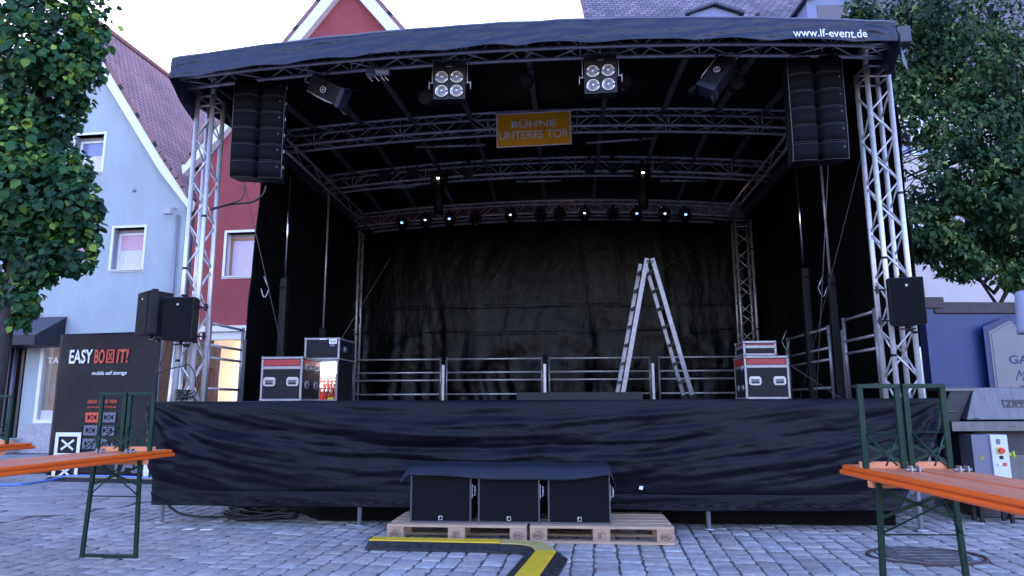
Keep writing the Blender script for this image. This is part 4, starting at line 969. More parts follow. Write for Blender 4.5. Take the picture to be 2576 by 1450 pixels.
def uvquad(name, P, m, parent, nu=1, nv=1):
    """quad P0..P3 (P0-P1 along eave, P0-P3 up slope) with uv in metres"""
    P = [Vector(p) for p in P]; L = (P[1]-P[0]).length; Hh = (P[3]-P[0]).length
    me = bpy.data.meshes.new(name); n = (P[1]-P[0]).cross(P[3]-P[0]).normalized()*.10
    v = P+[p-n for p in P]; f = [(0, 1, 2, 3), (7, 6, 5, 4), (0, 4, 5, 1), (1, 5, 6, 2), (2, 6, 7, 3), (3, 7, 4, 0)]
    me.from_pydata([tuple(x) for x in v], [], f); uv = me.uv_layers.new(name='UVMap')
    co = [(0, 0), (L, 0), (L, Hh), (0, Hh)]
    for k in range(4): uv.data[k].uv = co[k]
    me.materials.append(m); o = bpy.data.objects.new(name, me); scene.collection.objects.link(o); o.parent = parent; return o
def wall_with_holes(name, poly_top, x0, x1, z0, holes, m, parent, th=.30, y=0):
    """front wall on y=0 facing -y: built from vertical strips between the hole edges; poly_top(x) gives the top"""
    xs = sorted({x0, x1}|{h[0] for h in holes}|{h[1] for h in holes}|{p for p in poly_top['k'] if x0 < p < x1}); mb = MB(); top = poly_top['f']
    for a_, b_ in zip(xs, xs[1:]):
        if b_-a_ < 1e-5: continue
        hs = sorted([h for h in holes if h[0] <= a_+1e-6 and h[1] >= b_-1e-6], key=lambda h: h[2]); z = z0
        for h in hs+[None]:
            za = z; zb_a = top(a_+1e-5) if h is None else h[2]; zb_b = top(b_-1e-5) if h is None else h[2]
            if zb_a-za > 1e-4 or zb_b-za > 1e-4:
                mb.prism([(a_, za), (b_, za), (b_, zb_b), (a_, zb_a)], lambda x, zz: (x, y, zz), lambda x, zz: (x, y+th, zz))
            if h: z = h[3]
    return mb.build(name, m, parent)
def window(parent, x0, x1, z0, z1, style='blue', y=0, rev=.25, fm=None, lower=.45):
    w_ = bpy.data.objects.new('window', None); scene.collection.objects.link(w_); w_.parent = parent; w_.location = (x0, y, z0); W_, H_ = x1-x0, z1-z0
    # surround, proud of the wall
    mb = MB(); t = .06
    mb.span((-t, -.02, -t), (0, rev, H_+t)); mb.span((W_, -.02, -t), (W_+t, rev, H_+t)); mb.span((0, -.02, H_), (W_, rev, H_+t)); mb.span((0, -.02, -t), (W_, rev, 0)); mb.build('surround', WHITEW, w_)
    mb = MB(); mb.span((-.04, -.06, -.03), (W_+.04, rev-.02, .004)); mb.build('sill', mat('grey sill', (.5, .5, .55), .4, .3), w_)
    mb = MB(); f = .055; FM = fm or WHITEW
    mb.span((.002, rev-.05, .002), (f, rev, H_-.1)); mb.span((W_-f, rev-.05, .002), (W_-.002, rev, H_-.1)); mb.span((f, rev-.05, .006), (W_-f, rev, f)); mb.span((f, rev-.05, H_-.1-f), (W_-f, rev, H_-.1)); mb.build('frame', FM, w_)
    mb = MB(); mb.span((.002, rev-.055, H_-.1), (W_-.002, rev+.02, H_-.002)); mb.build('shutter_box', mat('shutter grey', (.30, .28, .30), .6), w_)
    mb = MB(); mb.span((f, rev-.02, f), (W_-f, rev-.01, H_-.1-f)); 
    up = {'blue': mat('sky reflecting glass', (.16, .19, .36), .12, 0, spec=1.0), 'pink': PINKG, 'pale': mat('pale violet pane', (.55, .42, .60), .3)}[style]
    mb.build('pane', up, w_)
    if lower:
        mb = MB(); mb.sheet(lambda u, v: (f+(W_-2*f)*u, rev-.024-.004*math.sin(u*40), f+(H_*lower)*v), 30, 1); mb.build('net_curtain', CURT, w_)
    return w_
kw = .13; rzh = -math.atan(kw)
def hy(x): return 17.2-kw*(x+9)
def gable(name, label, xa, za, xl, xr, zl, zr, wallm, depth, tile, holes, flare=.25):
    """gable fronted house; origin at ridge foot"""
    cs = math.cos(rzh)
    o = thing(name, label, 'house', (xa, hy(xa), 0), rzh)
    L = (xl-xa)/cs; Rr = (xr-xa)/cs
    def top(x):
        return za+(zl-za)*(x/L) if x < 0 else za+(zr-za)*(x/Rr)
    wall_with_holes('wall', {'f': lambda x: top(x)-.05, 'k': [0]}, L, Rr, -.1, holes, wallm, o)
    mb = MB(); mb.span((L, .31, -.1), (L+.2, depth, zl-.1)); mb.span((Rr-.2, .31, -.1), (Rr, depth, zr-.1)); mb.build('side_wall', wallm, o)
    # roof planes with small kick at the eaves
    for (E, ze, sg) in ((L, zl, -1), (Rr, zr, 1)):
        ex, ez = E+sg*flare, ze-flare*.9
        kx, kz = E-sg*.7, top(E-sg*.7)+.02
        if sg > 0:
            uvquad('roof', [(kx, -.22, kz+.12), (kx, depth, kz+.12), (0, depth, za+.12), (0, -.22, za+.12)], tile, o); uvquad('roof_eave', [(ex, -.22, ez+.10), (ex, depth, ez+.10), (kx, depth, kz+.12), (kx, -.22, kz+.12)], tile, o)
        else:
            uvquad('roof', [(kx, depth, kz+.12), (kx, -.22, kz+.12), (0, -.22, za+.12), (0, depth, za+.12)], tile, o); uvquad('roof_eave', [(ex, depth, ez+.10), (ex, -.22, ez+.10), (kx, -.22, kz+.12), (kx, depth, kz+.12)], tile, o)
        mb = MB(); wv = .42
        mb.prism([(0, za+.02), (kx, kz+.02), (kx-sg*wv*.55*0, kz-wv*1.05), (0, za-wv*1.25)], lambda x, z: (x, -.20, z), lambda x, z: (x, .0-.003, z))
        mb.prism([(kx, kz+.02), (ex, ez), (ex-sg*.05, ez-.22), (kx, kz-wv*1.05)], lambda x, z: (x, -.20, z), lambda x, z: (x, -.003, z)); mb.build('verge_board', WHITEW, o)
    mb = MB(); mb.tube([(0, -.22, za+.14), (0, depth, za+.14)], .10, 8); mb.build('ridge_tiles', mat('ridge tile', (.25, .12, .11), .8, var=.2), o)
    return o
def hx(x, xa): return (x-xa)/math.cos(rzh)
xa = -12.14
Wb = [(-10.42, -9.56, 4.62, 5.74, 'pink'), (-11.98, -11.12, 4.60, 5.74, 'pink'), (-11.82, -10.97, 7.32, 8.38, 'blue'), (-12.7, -12.03, 9.72, 10.55, 'blue')]
HB = [(hx(a_, xa), hx(b_, xa), c_, d_) for a_, b_, c_, d_, _ in Wb]
shop = [(hx(-14.6, xa), hx(-12.55, xa), .35, 2.72), (hx(-12.13, xa), hx(-10.3, xa), .72, 2.72)]
bh = gable('blue_house', 'light blue gabled house with white verge boards and brown tiled roof', xa, 12.02, -15.85, -8.45, 6.55, 6.55, BLUEW, 9.0, TILE_R, HB+shop)
for (a_, b_, c_, d_), (_, _, _, _, stl) in zip(HB, Wb): window(bh, a_, b_, c_, d_, stl)
def led_shop():
    a_, b_, c_, d_ = shop[1]
    w_ = bpy.data.objects.new('shop_window', None); scene.collection.objects.link(w_); w_.parent = bh
    mb = MB(); t = .09
    mb.span((a_, -.03, c_), (a_+t, .1, d_)); mb.span((b_-t, -.03, c_), (b_, .1, d_)); mb.span((a_+t, -.03, d_-t), (b_-t, .1, d_)); mb.span((a_+t, -.03, c_), (b_-t, .1, c_+t)); mb.build('frame', WHITEW, w_)
    mb = MB(); mb.span((a_+t, .28, c_+t), (b_-t, .30, d_-t)); mb.build('display_back', mat('beige display', (.34, .29, .26), .7, 0, var=.3, vscale=1.2, emit=(.8, .6, .45), estr=.01), w_)
    mb = MB(); mb.span((a_+.55, .12, c_+t), (a_+1.3, .22, c_+1.25)); mb.build('dark_poster', mat('dark poster', (.02, .025, .06), .6), w_)
    mb = MB(); mb.span((a_+.12, .06, c_+t), (a_+1.3, .1, c_+.32)); mb.span((a_+.55, .06, c_+1.26), (a_+.95, .1, c_+1.45)); mb.build('white_goods', WHITE_P, w_)
    text('lettering', 'TASTE', .70, .16, flat(a_+.55, -.0, c_+1.58), WHITE_P, w_, bold=.02)
    mb = MB(); mb.span((a_+t, .02, c_+t), (b_-t, .026, d_-t)); gl = mat('clear shop glass', (.9, .9, .9), .03); gl.node_tree.nodes['Principled BSDF'].inputs['Transmission Weight'].default_value = 1; gl.node_tree.nodes['Principled BSDF'].inputs['IOR'].default_value = 1.05
    mb.build('glass', gl, w_)
    a_, b_, c_, d_ = shop[0]
    mb = MB(); mb.span((a_, .25, c_), (b_, .28, d_)); mb.build('shop_door', mat('dark door glass', (.015, .013, .016), .12), bh)
    mb = MB(); mb.span((a_+1.55, -.02, .35), (a_+1.64, .2, 2.72)); mb.span((a_+1.95, 0, .35), (a_+2.02, .2, 2.72)); mb.build('door_frame', mat('dark bronze', (.05, .045, .05), .4, .3), bh)
    mb = MB(); mb.span((hx(-15.8, xa), -.04, -.05), (hx(-14.6, xa), -.002, .70)); mb.build('stone_plinth', mat('pale granite', (.30, .29, .31), .8, 0, col2=(.46, .45, .47), vscale=16, bump=.3, bscale=40), bh); mb = MB(); mb.span((hx(-12.5, xa), -.04, -.05), (hx(-8.5, xa), -.002, .70)); mb.build('stone_plinth', mat('pale granite', (.30, .29, .31), .8, 0, col2=(.46, .45, .47), vscale=16, bump=.3, bscale=40), bh)
    mb = MB(); mb.span((hx(-14.7, xa), -.7, 0), (hx(-12.4, xa), -.04, .17)); mb.span((hx(-14.7, xa), -.35, .17), (hx(-12.4, xa), -.04, .34)); mb.build('door_step', mat('step stone', (.38, .37, .38), .8, var=.1), bh)
led_shop()
mb = MB(); mb.cyl((hx(-12.62, xa), -.25, .3), (hx(-12.62, xa), -.25, 2.6), .045, n=10); mb.build('awning_post', mat('slate post', (.06, .07, .12), .4), bh)
aw = thing('shop_awning', 'black box awning over the shop door of the blue house', 'awning', (-11.51, hy(-11.51), 2.80), rzh)
AWN = mat('black awning cloth', (.008, .008, .018), .5, 0, var=.2, vscale=4)
mb = MB(); mb.prism([(-.02, .62), (-.95, .05), (-.95, -.42+.25), (-.02, -.17)], lambda y, z: (-4.0, y, z), lambda y, z: (.0, y, z)); mb.build('canopy', AWN, aw)
mb = MB(); mb.prism([(-.015, .63), (-.97, .06), (-.97, .05), (-.015, .61)], lambda y, z: (-4.0, y, z), lambda y, z: (.02, y, z)); mb.build('edge_trim', mat('awning trim', (.05, .05, .07), .5), aw)
fa_ = lambda cx: (lambda a_, b_, d: (cx+a_, -.50-(b_*-.85)-d*.5-.012, .33+b_*.52+d+.010))
text('lettering', 'Sch', .5, .30, lambda a_, b_, d: (-1.2+a_, -.50+b_*.85-d*.5-.006, .335+b_*.52+d+.006), WHITE_P, aw, shear=.4)

xr_ = -4.31
WR = [(-7.28, -6.10, 4.36, 5.50)]
HR = [(hx(a_, xr_), hx(b_, xr_), c_, d_) for a_, b_, c_, d_ in WR]
dr_ = (hx(-7.45, xr_), hx(-6.2, xr_), .1, 2.82)
rh = gable('red_house', 'dark red gabled house with white verge boards behind the stage', xr_, 12.60, -8.20, -.35, 7.60, 7.60, REDW, 9.0, TILE_R, HR+[dr_], flare=.35)
window(rh, *HR[0], 'pale', fm=mat('varnished oak', (.35, .16, .07), .4), lower=0)
lb_ = mat('bright shop interior', (.9, .8, .65), .6, emit=(1.0, .80, .58), estr=.09)
mb = MB(); mb.span((dr_[0]+.02, .9, .1), (dr_[1]-.02, .95, dr_[3])); mb.build('lit_interior', lb_, rh)
mb = MB(); mb.span((dr_[0]-.02, .02, dr_[2]), (dr_[0]+.08, .9, dr_[3])); mb.span((dr_[1]-.08, .02, dr_[2]), (dr_[1]+.02, .9, dr_[3])); mb.span((dr_[0]+.45, .5, .1), (dr_[0]+.55, .8, dr_[3])); mb.build('door_reveal', mat('cream reveal', (.75, .66, .52), .7, emit=(1, .82, .60), estr=.04), rh)
mb = MB(); mb.span((dr_[0]-.25, -.45, 2.92), (dr_[1]+.3, -.02, 3.06)); mb.span((dr_[0]-.15, -.35, 2.74), (dr_[1]+.2, -.02, 2.91)); mb.build('awning_cassette', WHITEW, rh)
# rendered gap between the two houses
mb = MB(); mb.tube([(hx(-8.62, xa), -.07, 6.0), (hx(-8.62, xa), -.07, .2)], .045, 10); mb.build('downpipe', mat('zinc pipe', (.28, .28, .32), .5, .4), bh)
mb = MB(); mb.sphere((hx(-9.95, xa), -.02, 6.75), .05, 10, 6); mb.build('wall_vent', mat('zinc pipe', (.28, .28, .32), .5, .4), bh)
mb = MB(); mb.cyl((hx(-8.75, xa), -.02, 6.2), (hx(-8.75, xa), -.25, 6.1), .03, n=8); mb.box((hx(-8.75, xa), -.30, 6.05), (.22, .14, .16)); mb.build('wall_floodlight', mat('pale lamp case', (.4, .4, .42), .5), bh)
gp = thing('connecting_wall', 'narrow dark grey wall in the gap between blue and red house', 'wall', (-8.40, hy(-8.4)+.3, 0), rzh)
mb = MB(); mb.span((-.05, 0, 0), (.35, .3, 5.4)); mb.build('wall_panel', mat('dark grey render', (.14, .13, .17), .9), gp)

# far left house behind the tree
fl = thing('pink_house', 'pinkish tiled house side behind the left tree', 'house', (-20.5, 19.5, 0), 0)
mb = MB(); mb.span((-8, 0, 0), (4.1, 8, 9.5)); mb.build('wall', mat('pink grey render', (.38, .28, .30), .9, var=.05), fl)
uvquad('roof', [(-8, -.3, 9.4), (4.3, -.3, 9.4), (4.3, 4, 13.6), (-8, 4, 13.6)], TILE_R, fl); 

# right white building with long grey roof
rb = thing('white_building', 'pale rendered building with long grey tiled roof and dormers behind the stage', 'building', (2.45, 18, 0), 0)
hl = [(8.10, 9.38, 4.95, 6.36), (11.2, 12.4, 4.95, 6.36), (4.5, 5.7, 4.95, 6.36), (8.1, 9.38, 7.9, 9.2), (11.2, 12.4, 7.9, 9.2)]
wall_with_holes('wall', {'f': lambda x: 10.55, 'k': []}, 0, 18, -.1, hl, PINKW, rb)
mb = MB(); mb.span((0, .31, -.1), (.3, 10, 10.5)); mb.prism([(.3, 10.5), (10.0, 10.5), (5.15, 16.9)], lambda y, z: (0, y, z), lambda y, z: (.3, y, z)); mb.build('side_wall', PINKW, rb)
uvquad('roof', [(-.12, -.4, 10.35), (18.3, -.4, 10.35), (18.3, 5.2, 17.3), (-.12, 5.2, 17.3)], TILE_G, rb)
mb = MB(); mb.tube([(-.1, -.42, 10.30), (18.3, -.42, 10.30)], .07, 8); mb.build('gutter', mat('zinc gutter', (.35, .35, .4), .5, .5), rb)
for a_, b_, c_, d_ in hl:
    w_ = window(rb, a_, b_, c_, d_, 'blue', lower=0)
    mb = MB(); hh = (d_-c_)*.42
    for k in range(9): mb.box(((b_-a_)/2, .06, (d_-c_)-.12-k*hh/9-hh/18), (b_-a_-.03, .03, hh/9-.008))
    mb.build('roller_shutter', WHITEW, w_)
    mb = MB(); mb.span(((b_-a_)*.48, .10, .05), ((b_-a_)*.55, .145, d_-c_-.12)); mb.build('mullion', WHITEW, w_)
ZINC = mat('dark zinc', (.045, .045, .07), .5, .3)
def dormer(x, w, h):
    """low dormer with shallow gabled hood on the long roof"""
    sl_ = (17.3-10.35)/5.6
    zb = 11.75; y0 = (zb-10.35)/sl_-.4
    d_ = bpy.data.objects.new('dormer', None); scene.collection.objects.link(d_); d_.parent = rb; d_.location = (x, y0, zb)
    dep = 1.6
    P = [(-w/2, -.1), (w/2, -.1), (w/2, h), (0, h+w*.17), (-w/2, h)]
    mb = MB(); mb.prism(P, lambda a_, z: (a_, 0, z), lambda a_, z: (a_, dep, z)); mb.build('cheek', mat('dormer grey', (.20, .23, .36), .8), d_)
    mb = MB()
    for s_ in (-1, 1): mb.prism([(s_*(w/2+.14), h-.05), (0, h+w*.17+.02), (0, h+w*.17+.09), (s_*(w/2+.14), h+.03)], lambda a_, z: (a_, -.15, z), lambda a_, z: (a_, dep, z))
    mb.build('hood', ZINC, d_)
    mb = MB(); mb.span((-w*.3, -.02, .1), (w*.3, .0-.002, h-.15)); mb.build('window_pane', mat('dormer glass', (.12, .09, .10), .2), d_)
dormer(3.62, 1.45, .85); dormer(7.15, 1.5, 1.28); dormer(10.3, 1.6, .75)
mb = MB()
for x, z in ((.9, 12.9), (2.6, 13.0), (4.2, 12.95), (5.4, 13.3), (1.6, 12.5)):
    y = (z-10.35)/1.24-.4; mb.cyl((x, y-.12, z+.0), (x, y+.12, z+.12), .05, n=8)
mb.build('roof_vents', ZINC, rb)

# ================================================================== RIGHT SIDE: CONTAINER, KITCHEN
co = thing('shipping_container', 'blue corrugated container with brown top rail behind the right tower', 'container', (5.88, 9.62, 0), R(2))
BLUEC = mat('blue container paint', (.005, .026, .125), .5, 0, var=.2, vscale=3, bump=.08, bscale=20)
mb = MB(); mb.span((.10, .0, .12), (6.0, .03, 2.40)); mb.build('front_panel', BLUEC, co)
mb = MB(); mb.sheet(lambda u, v: (.03*(1 if (int(u*26) % 2) else -.4), .08+5.9*u, .12+2.28*v), 104, 1, sm=False); mb.build('side_panel', BLUEC, co, solid=.004)
mb = MB(); mb.span((-.04, -.03, 0), (.09, .07, 2.58)); mb.build('corner_post', BLUEC, co)
BRN = mat('brown rusty rail', (.045, .033, .035), .7, 0, var=.3, vscale=8)
mb = MB(); mb.span((.10, -.04, 2.40), (6.0, .06, 2.56)); mb.span((-.06, .08, 2.40), (.08, 6.0, 2.56)); mb.span((-.08, -.06, 2.47), (.24, .12, 2.63)); mb.build('top_rail', BRN, co, bevel=.01)
mb = MB(); mb.span((.0, .08, 2.50), (6.0, 6.0, 2.53)); mb.build('roof_panel', BRN, co)
sb = thing('beer_garden_sign', 'cream sign with navy border on the blue container, lettering partly cut off', 'sign', (6.60, 9.53, 1.40), R(2))
NAVY = mat('navy paint', (.008, .012, .09), .5)
def signpoly(m): return [(0+m, -1), (0+m, .80-m*.9), (.40-m*.2, .955-m), (.44, .90-m*.4), (.50, .80-m*.2), (.60, .74-m*.2), (.70, .72-m*.2), (.80, .74-m*.2), (.90, .80-m*.2), (.96, .90-m*.4), (1.0+m*.2, .955-m), (1.40-m, .80-m*.9), (1.40-m, -1)]
mb = MB(); mb.prism(signpoly(0), lambda x, z: (x, 0, z), lambda x, z: (x, .02, z)); mb.build('border_board', NAVY, sb)
mb = MB(); mb.prism(signpoly(.075), lambda x, z: (x, -.004, z), lambda x, z: (x, -.001, z)); mb.build('face_board', mat('cream sign face', (.19, .18, .19), .6, var=.05), sb)
mb = MB(); P = signpoly(.105)
for p, q in zip(P, P[1:]): quadstroke(mb, p, q, .008, lambda x, z, d: (x, -.0045-d, z))
mb.build('pin_line', NAVY, sb)
text('lettering', 'GASTRO', .78, .12, flat(.70, -.005, .34), NAVY, sb, bold=.02)
text('lettering', 'Mit', .26, .15, flat(.50, -.005, .12), NAVY, sb, shear=.5)
text('lettering', 'gutem', .60, .12, flat(.66, -.005, -.06), NAVY, sb, shear=.4, bold=.01)
# stainless kitchen machine
km = thing('catering_machine', 'grey stainless steel catering machine with sloping hood behind the right table', 'catering machine', (4.40, 7.0, 0), 0)
SS = mat('brushed stainless', (.115, .11, .125), .45, .5, var=.18, vscale=6, stretch=(6, 1, 1))
mb = MB(); mb.prism([(.20, .98), (3.0, .98), (3.0, 1.305), (.36, 1.305)], lambda x, z: (x, .04 + (z-.98)*.25, z), lambda x, z: (x, .9, z)); mb.build('hood', SS, km, bevel=.006)
mb = MB(); mb.span((-.02, -.06, .87), (3.0, .85, .965)); mb.build('shelf', SS, km, bevel=.004)
mb = MB(); mb.prism([(-.05, .97), (.18, .97), (.33, 1.27), (.12, 1.27)], lambda x, z: (x, .12, z), lambda x, z: (x, .85, z)); mb.build('dark_opening', mat('dark interior', (.02, .018, .022), .6), km)
mb = MB(); mb.span((-.02, .10, 1.27), (.36, .85, 1.30)); mb.cyl((-.15, .1, 1.06), (.16, .1, 1.06), .008, n=6); mb.cyl((-.02, .1, 1.06), (.02, .06, .97), .008, n=6); mb.build('side_table', SS, km)
mb = MB(); mb.span((.34, .15, .02), (3.0, .8, .86)); mb.build('dark_base', mat('dark base', (.035, .033, .045), .6, var=.2), km)
mb = MB(); mb.span((.58, .08, 0.02), (3.0, .14, .63)); mb.build('lower_panel', SS, km)
mb = MB(); frame2d(mb, .78, 1.14, .34, .075, .008, lambda x, z, d: (x, .04+(z-.98)*.25-.003-d, z)); mb.build('name_plate', INK, km)
text('name_lettering', 'ZIPP', .20, .045, lambda a_, b_, d: (.74+a_, .04+(1.14+b_-.98)*.25-.003-d, 1.14+b_), INK, km, bold=.01)
mb = MB()
for x, z in ((.27, .99), (.55, .915), (.25, .83)): mb.span((x, -.064 if z < .97 else .035, z), (x+.06, -.058 if z < .97 else .045, z+.006))
mb.build('slots', INK, km)
cc = thing('control_cabinet', 'white control cabinet with red and yellow main switch in front of the catering machine', 'control cabinet', (4.68, 6.86, .0), R(-8))
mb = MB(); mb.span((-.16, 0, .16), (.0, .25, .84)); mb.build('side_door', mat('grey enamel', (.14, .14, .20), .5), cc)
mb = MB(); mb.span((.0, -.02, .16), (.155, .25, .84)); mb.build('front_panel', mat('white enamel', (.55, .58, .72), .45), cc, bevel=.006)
mb = MB(); mb.span((.045, -.026, .655), (.10, -.021, .725)); mb.build('switch_plate', mat('main switch yellow', (.75, .55, .04), .5), cc)
mb = MB(); mb.cyl((.083, -.022, .69), (.083, -.05, .69), .027, n=16); mb.build('rotary_switch', mat('main switch red', (.55, .03, .02), .4), cc)
mb = MB(); mb.span((.05, -.025, .75), (.085, -.021, .80), mi=0); mb.span((.065, -.03, .61), (.095, -.021, .64), mi=1); mb.cyl((.055, -.021, .56), (.055, -.036, .56), .014, n=12, mi=2); mb.span((.09, -.032, .545), (.12, -.021, .575), mi=3); mb.build('buttons', [GREY_P, BLACKM, WHITE_P, RED_P], cc)
mb = MB(); mb.cyl((.16, .05, .65), (.21, .03, .65), .018, n=12); mb.cyl((.21, .03, .65), (.225, .025, .65), .032, n=14); mb.build('knob', mat('lime knob', (.5, .55, .08), .5), cc)
mb = MB(); mb.prism([(-.11, .60), (-.06, .60), (-.085, .66)], lambda x, z: (x, -.001, z), lambda x, z: (x, -.004, z)); mb.build('warning_triangle', mat('warning yellow', (.30, .24, .05), .5), cc)
for x in (-.14, .13):
    for y in (.03, .18): mb = MB(); mb.span((x, y, 0), (x+.03, y+.03, .16)); mb.build('foot', BLACKM, cc)
# grey lattice crates
def crate(x, y, z, w, h, label):
    o = thing('plastic_crate', label, 'crate', (x, y, z), 0, 'grey crates beside the stage')
    CR = mat('grey crate plastic', (.22, .22, .27), .5, var=.1)
    mb = MB(); d = .3
    for zz in (0, h-.03): mb.span((-w/2, 0, zz), (w/2, .02, zz+.03)); mb.span((-w/2, d-.02, zz), (w/2, d, zz+.03)); mb.span((-w/2, .02, zz), (-w/2+.02, d-.02, zz+.03)); mb.span((w/2-.02, .02, zz), (w/2, d-.02, zz+.03))
    for x_ in (-w/2, w/2-.02): mb.span((x_, 0, .03), (x_+.02, .02, h-.03)); mb.span((x_, d-.02, .03), (x_+.02, d, h-.03))
    mb.build('rim', CR, o)
    mb = MB(); n = max(3, int(w/.035))
    for k in range(-int(h/.035), n):
        x0_ = -w/2+k*w/n; 
        a0 = max(x0_, -w/2); z_a = .03+(a0-x0_); b0 = min(x0_+h-.06, w/2); z_b = .03+(b0-x0_)
        if b0 > a0 and z_b <= h-.02+.01: mb.bar((a0, .01, z_a), (b0, .01, z_b), .006, .008, up=(0, 1, 0)); mb.bar((-a0, .012, z_a), (-b0, .012, z_b), .006, .008, up=(0, 1, 0))
    mb.span((-w/2+.02, d-.018, .03), (w/2-.02, d-.01, h-.03)); mb.build('lattice', CR, o)
    return o
crate(5.13, 7.95, 0, .44, .30, 'grey lattice crate, bottom one of the stack beside the right stage corner')
crate(5.13, 7.95, .305, .44, .30, 'grey lattice crate, second from the bottom beside the right stage corner')
crate(5.15, 7.97, .61, .44, .30, 'grey lattice crate, third from the bottom beside the right stage corner')
cr_ = crate(5.2, 7.97, .915, .50, .33, 'grey lattice crate with white label, topmost of the stack')
mb = MB(); mb.span((.08, -.004, .16), (.20, -.001, .23)); mb.build('paper_label', WHITE_P, cr_); 
mb = MB(); mb.span((-.24, .001, .04), (.24, .018, .29)); mb.build('front_panel', mat('grey crate panel', (.12, .12, .17), .5), cr_)
# pole with box
pb = thing('box_pole', 'grey metal pole carrying a grey box at the right edge', 'pole', (4.20, 5.5, 0), 0)
mb = MB(); mb.cyl((0, 0, 0), (0, 0, 1.75), .020, n=12); mb.cyl((0, 0, 0), (0, 0, .02), .12, n=16); mb.build('pole', STEEL, pb)
mb = MB(); mb.sheet(lambda u, v: (-.085*math.cos(u*2*math.pi)*(1.25-.25*v)*-1, .07*math.sin(u*2*math.pi)*(1.2-.2*v), 1.70+.34*v+.006*math.sin(u*25)), 24, 8); mb.cyl((0, 0, 1.70), (0, 0, 1.72), .09, n=16); mb.build('fabric_cover', mat('grey blue cloth', (.22, .25, .38), .8, var=.1), pb, solid=.004)

# ================================================================== TREES
LEAF_L = None
def leafmat(name, c1, c2, c3):
    m = bpy.data.materials.new(name); m.use_nodes = True; nt = m.node_tree; b = nt.nodes['Principled BSDF']
    at_ = nt.nodes.new('ShaderNodeAttribute'); at_.attribute_name = 'tone'; cr = nt.nodes.new('ShaderNodeValToRGB')
    cr.color_ramp.elements[0].color = (*c1, 1); cr.color_ramp.elements[1].color = (*c3, 1); e = cr.color_ramp.elements.new(.55); e.color = (*c2, 1)
    nt.links.new(at_.outputs['Fac'], cr.inputs[0]); nt.links.new(cr.outputs[0], b.inputs['Base Color'])
    b.inputs['Roughness'].default_value = .55; b.inputs['Specular IOR Level'].default_value = .22
    tr = nt.nodes.new('ShaderNodeBsdfTranslucent'); nt.links.new(cr.outputs[0], tr.inputs[0]); mx = nt.nodes.new('ShaderNodeMixShader'); mx.inputs[0].default_value = .25
    out = nt.nodes['Material Output']; nt.links.new(b.outputs[0], mx.inputs[1]); nt.links.new(tr.outputs[0], mx.inputs[2]); nt.links.new(mx.outputs[0], out.inputs[0]); return m
def foliage(parent, blobs, size, m, seed, shape=0, yel=.08):
    rnd = random.Random(seed); v = []; f = []; tone = []
    base = [(0, 0), (-.30, .10), (-.50, .38), (-.42, .70), (-.15, .95), (0, 1.12), (.15, .95), (.42, .70), (.50, .38), (.30, .10)] if shape == 0 else [(0, 0), (-.28, .18), (-.34, .5), (-.12, .85), (0, 1.15), (.16, .8), (.32, .45), (.24, .14)]
    for (c, r, n) in blobs:
        c = Vector(c)
        for _ in range(n):
            d = Vector((rnd.gauss(0, 1), rnd.gauss(0, 1), rnd.gauss(0, 1))).normalized(); q = r*(rnd.random()**.38)
            p = c+Vector((d.x*q, d.y*q, d.z*q*.9))
            if noise.noise(p*2.2+Vector((seed, 0, 0))) < -.22: continue
            s = size*rnd.choice((.55, .75, .9, 1.0, 1.1, 1.35))*rnd.uniform(.85, 1.15)
            up = (d*.5+Vector((rnd.uniform(-.6, .6), rnd.uniform(-1.0, .3), rnd.uniform(-.1, .9)))).normalized()    # leaf normal
            ax = Vector((rnd.uniform(-1, 1), rnd.uniform(-1, 1), -1.1)); ax = (ax-up*ax.dot(up)).normalized(); sx_ = up.cross(ax)
            n0 = len(v)
            for (a_, b_) in base:
                bend_ = .22*abs(a_)-.22*(b_-.5)**2; w = p+sx_*(a_*s)+ax*(b_*s)+up*(bend_*s); v.append(tuple(w))
            k = len(base); f.append(tuple(range(n0, n0+k)))
            t = .26+.20*rnd.gauss(0, 1)+.55*noise.noise(p*1.7); 
            if rnd.random() < yel: t += .45
            tone += [max(0, min(1, t))]*k
    me = bpy.data.meshes.new('crown'); me.from_pydata(v, [], f); at_ = me.attributes.new('tone', 'FLOAT', 'POINT'); at_.data.foreach_set('value', tone)
    me.materials.append(m); o = bpy.data.objects.new('crown', me); scene.collection.objects.link(o); o.parent = parent
    return o
BARK = mat('dark bark', (.035, .030, .032), .9, 0, var=.4, vscale=9, stretch=(3, 3, .6), bump=.8, bscale=18)
def limbs(parent, lst, base):
    mb = MB()
    for p, r in lst: mb.tube(p, r, 10)
    for p, r in base: mb.tube(p, r, 6)
    return mb.build('trunk', BARK, parent)
tl = thing('linden_tree', 'leafy linden tree with dark slim trunk in front of the blue house', 'tree', (0, 0, 0))
X0, Y0 = -8.05, 10.7
trk = [([(X0, Y0, -.05), (X0+.02, Y0, .4), (X0+.05, Y0, 1.6), (X0+.10, Y0, 3.2), (X0+.12, Y0, 5.0), (X0+.2, Y0, 7.5), (X0+.3, Y0, 9)], [.17, .125, .115, .105, .085, .05, .02])]
brs = []; blobs = []; rnd = random.Random(4)
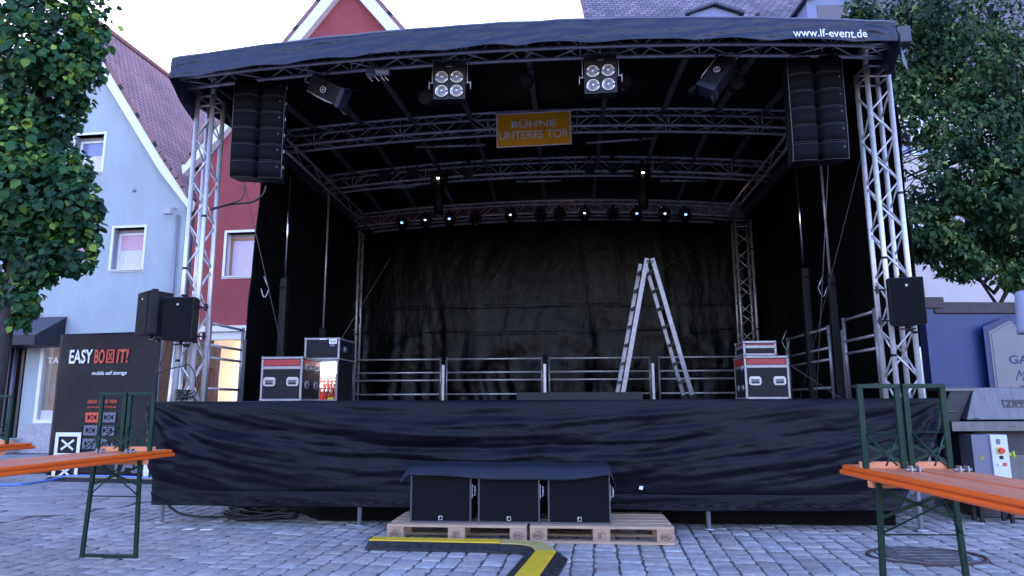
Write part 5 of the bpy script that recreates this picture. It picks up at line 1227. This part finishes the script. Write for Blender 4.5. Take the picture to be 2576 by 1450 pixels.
sil = [(150, 30, .9, 900), (60, 60, 1.0, 900), (200, 100, .42, 330), (215, 170, .30, 220), (120, 170, .75, 900), (30, 210, .8, 800), (160, 250, .45, 420), (80, 300, .75, 800), (140, 330, .42, 400), (20, 380, .7, 700), (120, 420, .5, 600), (180, 425, .35, 260), (60, 480, .7, 850), (205, 475, .25, 130), (160, 520, .5, 650), (222, 525, .26, 200), (190, 590, .42, 460), (60, 580, .75, 950), (205, 665, .22, 150), (140, 655, .42, 520), (60, 640, .5, 500), (100, 690, .22, 120), (30, 715, .24, 130), (55, 745, .16, 80), (25, 725, .34, 300), (60, 745, .24, 150), (70, 775, .16, 80), (15, 790, .26, 170), (45, 815, .16, 80), (215, 30, .22, 100), (0, 560, .8, 600), (-60, 300, 1.0, 500), (40, -40, 1.2, 900), (200, 205, .22, 110)]
for u, vv, r, n in sil:
    blobs.append((at(u, vv, Y0+rnd.uniform(-.3, .3)), r, int(n*1.15)))
for u, vv, r, n in sil[:24]:
    p = at(u, vv, Y0); brs.append(([(X0+.1, Y0, max(2.4, p.z-.8)), ((X0+p.x)/2, Y0+.05, p.z-.25), (p.x, Y0, p.z)], [.04, .022, .008]))
limbs(tl, trk, brs)
foliage(tl, blobs, .108, leafmat('linden leaf', (.012, .045, .024), (.034, .125, .040), (.28, .44, .06)), 11, 0, .10)
trr = thing('linden_tree', 'broad linden tree with dense dark crown at the right edge', 'tree', (0, 0, 0))
X1, Y1 = 10.2, 11.5
sil = [(2165, 60, .40, 420), (2215, 110, .45, 500), (2290, 40, .6, 700), (2380, 60, .9, 1300), (2500, 60, 1.1, 1700), (2310, 150, .7, 1000), (2420, 190, .9, 1500), (2540, 220, 1.0, 1700), (2275, 230, .42, 420), (2340, 290, .55, 700), (2450, 330, .8, 1300), (2560, 370, .9, 1400), (2290, 330, .30, 180), (2420, 420, .6, 700), (2520, 470, .8, 1300), (2365, 500, .5, 620), (2330, 570, .42, 480), (2420, 560, .6, 950), (2330, 620, .30, 260), (2400, 640, .42, 560), (2500, 600, .7, 1200), (2440, 670, .28, 220), (2570, 640, .6, 800), (2560, 700, .25, 180), (2275, 500, .20, 60), (2600, 500, .9, 900), (2620, 200, 1.2, 1200), (2620, 660, .4, 300), (2160, 25, .3, 160), (2255, 420, .22, 40)]
blobs = []; brs = []
for u, vv, r, n in sil:
    dd = 10.3+rnd.uniform(-.5, .8); blobs.append((at(u, vv, dd), r, int(n*1.8)))
    p = at(u, vv, dd); brs.append(([(8.9, 11.2, max(4.0, p.z-1.6)), ((8.8+p.x)/2, 10.9, p.z-.5), tuple(p)], [.06, .03, .010]))
for k in range(26):
    p = at(2250+rnd.uniform(0, 130), 395+rnd.uniform(-20, 60), 10.6); q = p+Vector((rnd.uniform(-.5, .1), 0, rnd.uniform(-.35, .25))); brs.append(([(p.x+.9, 10.8, p.z+.4), tuple(p), tuple(q)], [.016, .010, .004]))
limbs(trr, [([(9.3, 11.4, -.05), (9.25, 11.4, 1.5), (9.1, 11.3, 3.2), (8.8, 11.1, 5), (8.4, 11, 8)], [.32, .26, .22, .14, .05])], brs)
foliage(trr, blobs, .084, leafmat('dark linden leaf', (.010, .030, .015), (.042, .100, .030), (.24, .32, .10)), 23, 1, .14)
